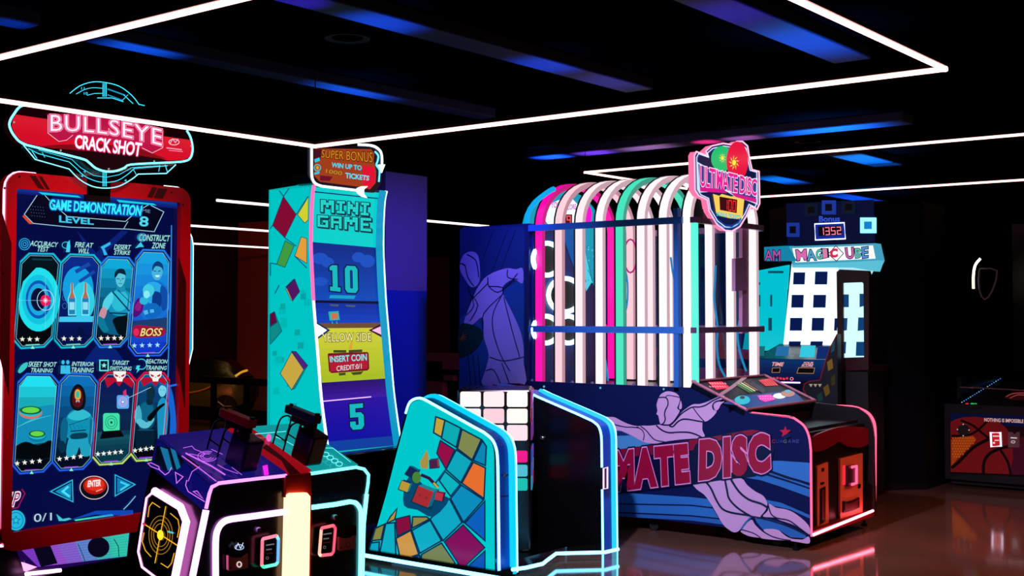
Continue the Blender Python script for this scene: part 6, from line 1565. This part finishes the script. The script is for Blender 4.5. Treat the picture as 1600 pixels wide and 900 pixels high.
MB().prism([(kx0 + .06, YK + .02, zk1 + .02), (kx0 + .06, YK + .12, zk1 + .05), (kx0 + .06, YK + 2.1, zk1 + .22), (kx0 + .06, YK + 2.1, zk1 + .02)], (kx1 - kx0 - .12, 0, 0)).build('ball_ramp', bk, D('100A0C', .65, spec=.15, name='ramp_black'))
MB().box(kx0 + .02, kx1 - .02, YK + 2.1, YK + 2.2, .02, 2.5).build('back_board', bk, BLACK)
a = Art(SK_, .001)
FRp = lambda *p: crop(1440, 560, 4.09, p)
a.grad([(1484, 646), (1760, 656), (1760, 752), (1484, 740)], '2A0E1C', '18060C', 6, .3, 1)
a.poly(FRp((185, 350), (1200, 380), (1200, 470), (520, 430), (400, 380), (300, 370), (185, 400)), '0A1240', .5, 1.5)
a.poly(FRp((185, 405), (220, 388), (270, 376), (340, 372), (430, 385), (500, 410), (545, 450), (575, 500), (1200, 520), (1200, 765), (185, 725)), '7C1418', .5, 2)
a.poly(FRp((575, 500), (1200, 520), (1200, 765), (560, 742), (585, 640)), '4A0C24', .5, 2.2)
a.poly(FRp((188, 520), (250, 500), (330, 495), (350, 520), (300, 570), (230, 640), (190, 690)), 'B84414', .46, 2.4)
for j in range(9):
    for k in range(8):
        x = 196 + j * 16 + (k % 2) * 8; y = 505 + k * 17
        if y < 690 - (x - 190) * 1.1: a.poly(FRp((x, y), (x + 9, y - 1), (x + 9, y + 9), (x, y + 10)), 'E06418', .5, 3)
for pts, wd in ((((250, 395), (330, 430), (390, 480), (430, 510)), 3.4), (((190, 495), (300, 490), (370, 450), (420, 400)), 3.6), (((430, 515), (330, 570), (240, 660), (190, 700)), 5), (((395, 735), (400, 660), (440, 605), (520, 570), (580, 560)), 5), (((500, 580), (550, 660), (570, 745)), 4)):
    a.line(spline(FRp(*pts), 3), wd, '12060A', .5, 4)
a.ell(1505.5, 672, 10, 8.5, '20181C', .5, 5, 18)
for x, y in ((1505, 663), (1505, 681), (1496, 671), (1514, 672)): a.ell(x, y, 1.1, 1.1, 'C8C0B8', .7, 6, 8)
a.text('NOTHING IS IMPOSSIBLE', [(1538, 653), (1599, 655.5), (1599, 661), (1538, 658.5)], 'D8A8A8', .9, 6, .02)
a.build('front_print', fb)
rd = px_prism(SK_, [(1547, 675), (1564, 675), (1565, 698), (1548, 699)], .02, off=.02).build('card_reader', fb, E('C01C28', .9))
px_tube(SK_, [(1548, 676), (1563, 676), (1564, 697), (1549, 698)], .010, .022, closed=True).build('reader_light', rd, E('F0D8F8', 1.6, sample=True))
a = Art(SK_, .0215); a.line([(1551, 681.5), (1561, 681.5)], 1.8, 'F0D0D0', 1, 1); a.line([(1554, 688), (1561, 688)], 1.6, 'F0D0D0', 1, 1); a.ell(1553, 692, 2, 1.6, 'F0D0D0', 1, 1, 8); a.build('reader_print', rd)
tp = px_prism(SK_, [(1575, 675), (1581, 675), (1585, 679), (1589, 675), (1593, 675), (1593, 699), (1575, 699)], .012, off=.014).build('ticket_plate', fb, D('8C6068', .4, name='ticket_mauve'))
a = Art(SK_, .0145); a.line([(1579, 684), (1589, 684.5)], 1.6, 'E8D8D8', .8, 1); a.ring(1583, 690.5, 3, 1.8, .8, 'E8D8D8', .8, 1, 10); a.build('plate_print', tp)
px_tube(PY(YK + .12), [(1500, 605), (1530, 606), (1600, 610), (1650, 613)], .008).build('ramp_edge', bk, D('B88890', .25, .8, name='ramp_edge'))
RP = Plane((0, YK + .12, zk1 + .055), (0, -.17 / 1.98, 1))
for j in range(22):
    t_ = j / 21; x = 1503 + 70 * t_; y = 629 - 43 * t_
    p = RP.at(x, y, .012)
    if p.y > YK + 2.05: continue
    MB().lathe(p, [(.005, 0), (.005, .004), (.002, .006)], 8).build('ramp_light', bk, E('4890FF', 1.6) if j % 4 else E('80E0C0', 1.4))
a = Art(RP, .004)
a.poly(spline([(1569, 620), (1580, 614), (1598, 612), (1625, 613), (1620, 622), (1595, 625), (1578, 624)], 3, True), '3A0C10', .5, 1); a.line(spline([(1572, 620), (1582, 615), (1600, 614), (1620, 615)], 3), 1, 'C05050', .6, 2); a.line(spline([(1578, 622), (1590, 617), (1605, 618), (1616, 621)], 3), 1, 'C05050', .6, 2)
a.build('ramp_print', bk)
for x, c in ((1511, 'E02838'), (1519, '28C060'), (1524, '28A050')): MB().lathe(RP.at(x, 631.5, .004), [(.014, 0), (.014, .006), (.008, .01)], 10).build('button', bk, E(c, .9))
# hoop light and board outline high up
SHp = PY(YK + 1.2)
px_tube(SHp, spline([(1521, 451), (1521, 430), (1524, 414), (1532, 404)], 4), .012).build('hoop_light', bk, LED((1, .82, .6), 4))
px_tube(SHp, spline([(1530, 424), (1535, 420), (1558, 423), (1550, 455), (1538, 468), (1530, 452)], 2, True), .008, closed=True).build('shield_outline', bk, E('38242C', .6))
q0_ = SHp.at(1532, 404); q1_ = SHp.at(1542, 470)
MB().tube([q0_, (q1_.x, YK + 2.1, q0_.z + .02)], .012, 8).build('hoop_arm', bk, DARKMETAL)
MB().tube([SHp.at(1538, 468), (SHp.at(1538, 468).x, YK + 2.1, SHp.at(1538, 468).z)], .012, 8).build('hoop_arm', bk, DARKMETAL)

# ------------------------------------------------------------------ far left background: ride-on car, pillars, low partition
def pz(px_, y): return PZ(0).at(px_, y)
cw = pz(355, 652)                       # far away on the floor
car = thing('ride_on_car', 'small dark olive ride-on car in the shadows behind the target cabinet', 'toy car', (cw.x - .6, cw.y - .55, 0))
CP_ = Plane(cw, Vector((.55, -.83, 0)))
axl = Vector((.83, .55, 0)) if Vector((.83, .55, 0)).dot(RV) > 0 else Vector((-.83, -.55, 0))
def cpt(u, v, zz): return cw + axl * u + CP_.n * -v + ZV * zz    # u along the car (right), v away from us
def loft(name, secs, mat):
    mb = MB(); n = len(secs[0]); base = 0; vs = []; fs = []
    for s_ in secs: vs += s_
    for j in range(len(secs) - 1):
        for k in range(n):
            k2 = (k + 1) % n; fs.append((j * n + k, j * n + k2, (j + 1) * n + k2, (j + 1) * n + k))
    fs.append(tuple(range(n))); fs.append(tuple((len(secs) - 1) * n + k for k in range(n)))
    mb.add(vs, fs); return mb.build(name, car, mat, smooth=True)
secs = []
for u, zl, zh, hw_ in ((-1.5, .22, .42, .3), (-1.35, .14, .52, .38), (-1.0, .12, .58, .42), (-.4, .12, .62, .44), (.05, .13, .60, .43), (.22, .2, .56, .38), (.28, .28, .48, .3)):
    zm_ = (zl + zh) / 2
    secs.append([cpt(u, .42 - hw_, zl), cpt(u, .42 - hw_ - .02, zm_), cpt(u, .42 - hw_ * .8, zh), cpt(u, .42 + hw_ * .8, zh), cpt(u, .42 + hw_ + .02, zm_), cpt(u, .42 + hw_, zl)])
loft('body', secs, D('4C5410', .3, .2, name='olive_car_paint'))
secs = []
for u, zl, zh, hw_ in ((-1.0, .56, .60, .36), (-.7, .58, .84, .3), (-.35, .60, .9, .29), (-.05, .58, .82, .3), (.18, .54, .6, .34)):
    secs.append([cpt(u, .42 - hw_ - .04, zl), cpt(u, .42 - hw_, (zl + zh) / 2), cpt(u, .42 - hw_ * .8, zh), cpt(u, .42 + hw_ * .8, zh), cpt(u, .42 + hw_, (zl + zh) / 2), cpt(u, .42 + hw_ + .04, zl)])
loft('cabin', secs, D('08080C', .2, name='car_glass'))
for u in (-1.05, -.02):
    for v in (-.03, .87):
        w_ = MB().cyl(cpt(u, v - .06, .17), cpt(u, v + .06, .17), .17, 20).build('wheel', car, RUBBER, smooth=True)
        hub = MB()
        for k in range(5):
            t_ = 2 * math.pi * k / 5; c0 = cpt(u, v - .066 if v < .4 else v + .066, .17)
            hub.tube([c0, c0 + axl * .12 * math.cos(t_) + ZV * .12 * math.sin(t_)], .014, 6)
        hub.build('hub', w_, STEEL)
MB().tube(spline([cpt(-1.2, -.03, .38), cpt(-.7, -.04, .36), cpt(-.35, -.04, .42), cpt(-.1, -.03, .56)], 4), .014, 6).build('trim_line', car, D('E09820', .3, name='orange_trim'))
MB().tube(spline([cpt(.12, .0, .62), cpt(.2, .05, .68), cpt(.24, .2, .7)], 4), .018, 6).build('tail_light', car, E('E0A020', .9))
# pillars and partition
PILM = D('A85A50', .7, noise=.15, scale=2, name='terracotta_paint')
pc = pz(372, 632)
for (x0, x1), mt in (((370, 386), PILM), ((386, 424), D('6C3C3C', .7, name='terracotta_shade'))):
    pass
pl_ = PY(pc.y).at(371, 500); pr_ = PY(pc.y).at(424, 500)
struct('wall_pier', MB().box(pl_.x, pr_.x + .3, pc.y, pc.y + .5, 0, CEIL), PILM, origin=(pl_.x, pc.y, 0))
# railing
rl = pz(300, 668)
rt_ = thing('guard_rail', 'low black guard rail behind the target cabinet', 'railing', (rl.x, rl.y, 0))
ra, rb = PY(rl.y).at(285, 593), PY(rl.y).at(440, 593)
MB().box(ra.x, rb.x, rl.y - .03, rl.y + .03, ra.z - .03, ra.z + .06).build('top_rail', rt_, BLACK)
MB().box(ra.x, rb.x, rl.y - .02, rl.y + .02, .12, .3).build('kick_board', rt_, BLACK)
for k in range(4):
    x = ra.x + (rb.x - ra.x) * k / 3; MB().box(x - .03, x + .03, rl.y - .03, rl.y + .03, 0, ra.z).build('post', rt_, BLACK)
# stepped terracotta partition right of the column
Yp = 11.3
SPt = PY(Yp)
pt = thing('block_partition', 'low terracotta partition with dark openings right of the blue column', 'partition', (SPt.at(690, 600).x, Yp, 0))
xA, xB, xC = SPt.at(655, 580).x, SPt.at(691, 580).x, SPt.at(722, 580).x
z1, z2, z3, z4, z5 = (SPt.at(690, y).z for y in (552, 565, 577, 586, 597))
MB().box(xA, xC, Yp, Yp + .15, z2, z1).build('block', pt, PILM); MB().box(xB, xC, Yp, Yp + .15, z3, z2).build('block', pt, PILM)
MB().box(xB, SPt.at(706, 580).x, Yp + .02, Yp + .15, z5 + .02, z4).build('block', pt, PILM); MB().box(xA, xB, Yp, Yp + .15, 0, z5).build('block', pt, PILM)
MB().box(xA, xC, Yp + .1, Yp + .2, 0, z2).build('backing', pt, BLACK)
pt2 = thing('block_partition', 'low terracotta ledge seen through the glowing arch cage', 'partition', (SPt.at(1110, 600).x, Yp, 0), 'terracotta partitions')
pt['group'] = 'terracotta partitions'
xA, xB, xC = SPt.at(960, 580).x, SPt.at(1075, 580).x, SPt.at(1172, 580).x
z1, z2, z3, z4 = (SPt.at(1100, y).z for y in (520, 545, 560, 575))
MB().box(xA, xC, Yp, Yp + .15, z3, z2).build('block', pt2, PILM); MB().box(xB, SPt.at(1130, 580).x, Yp, Yp + .15, z2, z1).build('block', pt2, PILM)
MB().box(xA, xC, Yp, Yp + .15, 0, z4).build('block', pt2, PILM); MB().box(xA, xC, Yp + .1, Yp + .2, 0, z2).build('backing', pt2, BLACK)
# a dim poster wall far behind
Yq = 13.0
SQ = PY(Yq)
po = px_prism(SQ, [(662, 402), (702, 402), (702, 552), (662, 552)], .03).build('wall_picture', None, D('2A1014', .6, noise=.5, scale=14, name='dim_picture'), origin=tuple(SQ.at(682, 552)))
tag(po, 'dim maroon picture board right of the blue column', 'picture')

# ------------------------------------------------------------------ added fill spots without fixtures, brightening prints, column, background and floor
spot('added_spot_side_print', (-3.4, 4.2, 3.05), (-4.1, YD, .5), 'F0D8FF', 640, 50, .7, .08)
spot('added_spot_back_print', (-4.4, 4.6, 3.05), (-5.6, YD, 1.75), '9098FF', 330, 26, .8, .05)
spot('added_spot_column', (-5.3, 6.95, 2.9), (-7.3, (pA.y + pB.y) / 2, 1.2), '6450F0', 150, 80, 1, .1)
spot('added_spot_back_left', (-10.5, 6.2, 2.9), (pl_.x, pc.y, .9), 'FF6C50', 260, 90, 1, .1)
spot('added_spot_partition', (-5.6, 9.9, 3.0), (-6.6, Yp, .9), 'FF7060', 90, 100, 1, .1)
spot('added_spot_car', (cw.x + 1.2, cw.y - 1.6, 2.9), (cw.x - .2, cw.y + .1, .3), 'FFC070', 60, 60, 1, .1)
spot('added_spot_floor_right', (-.7, 8.6, 3.05), (-1.4, 8.4, 0), 'FF9060', 470, 116, 1, .2)
spot('added_spot_menu_cabinet', (-3.2, 2.6, 3.05), (XB, 3.2, 1.5), 'FF5068', 130, 40, .8, .06)
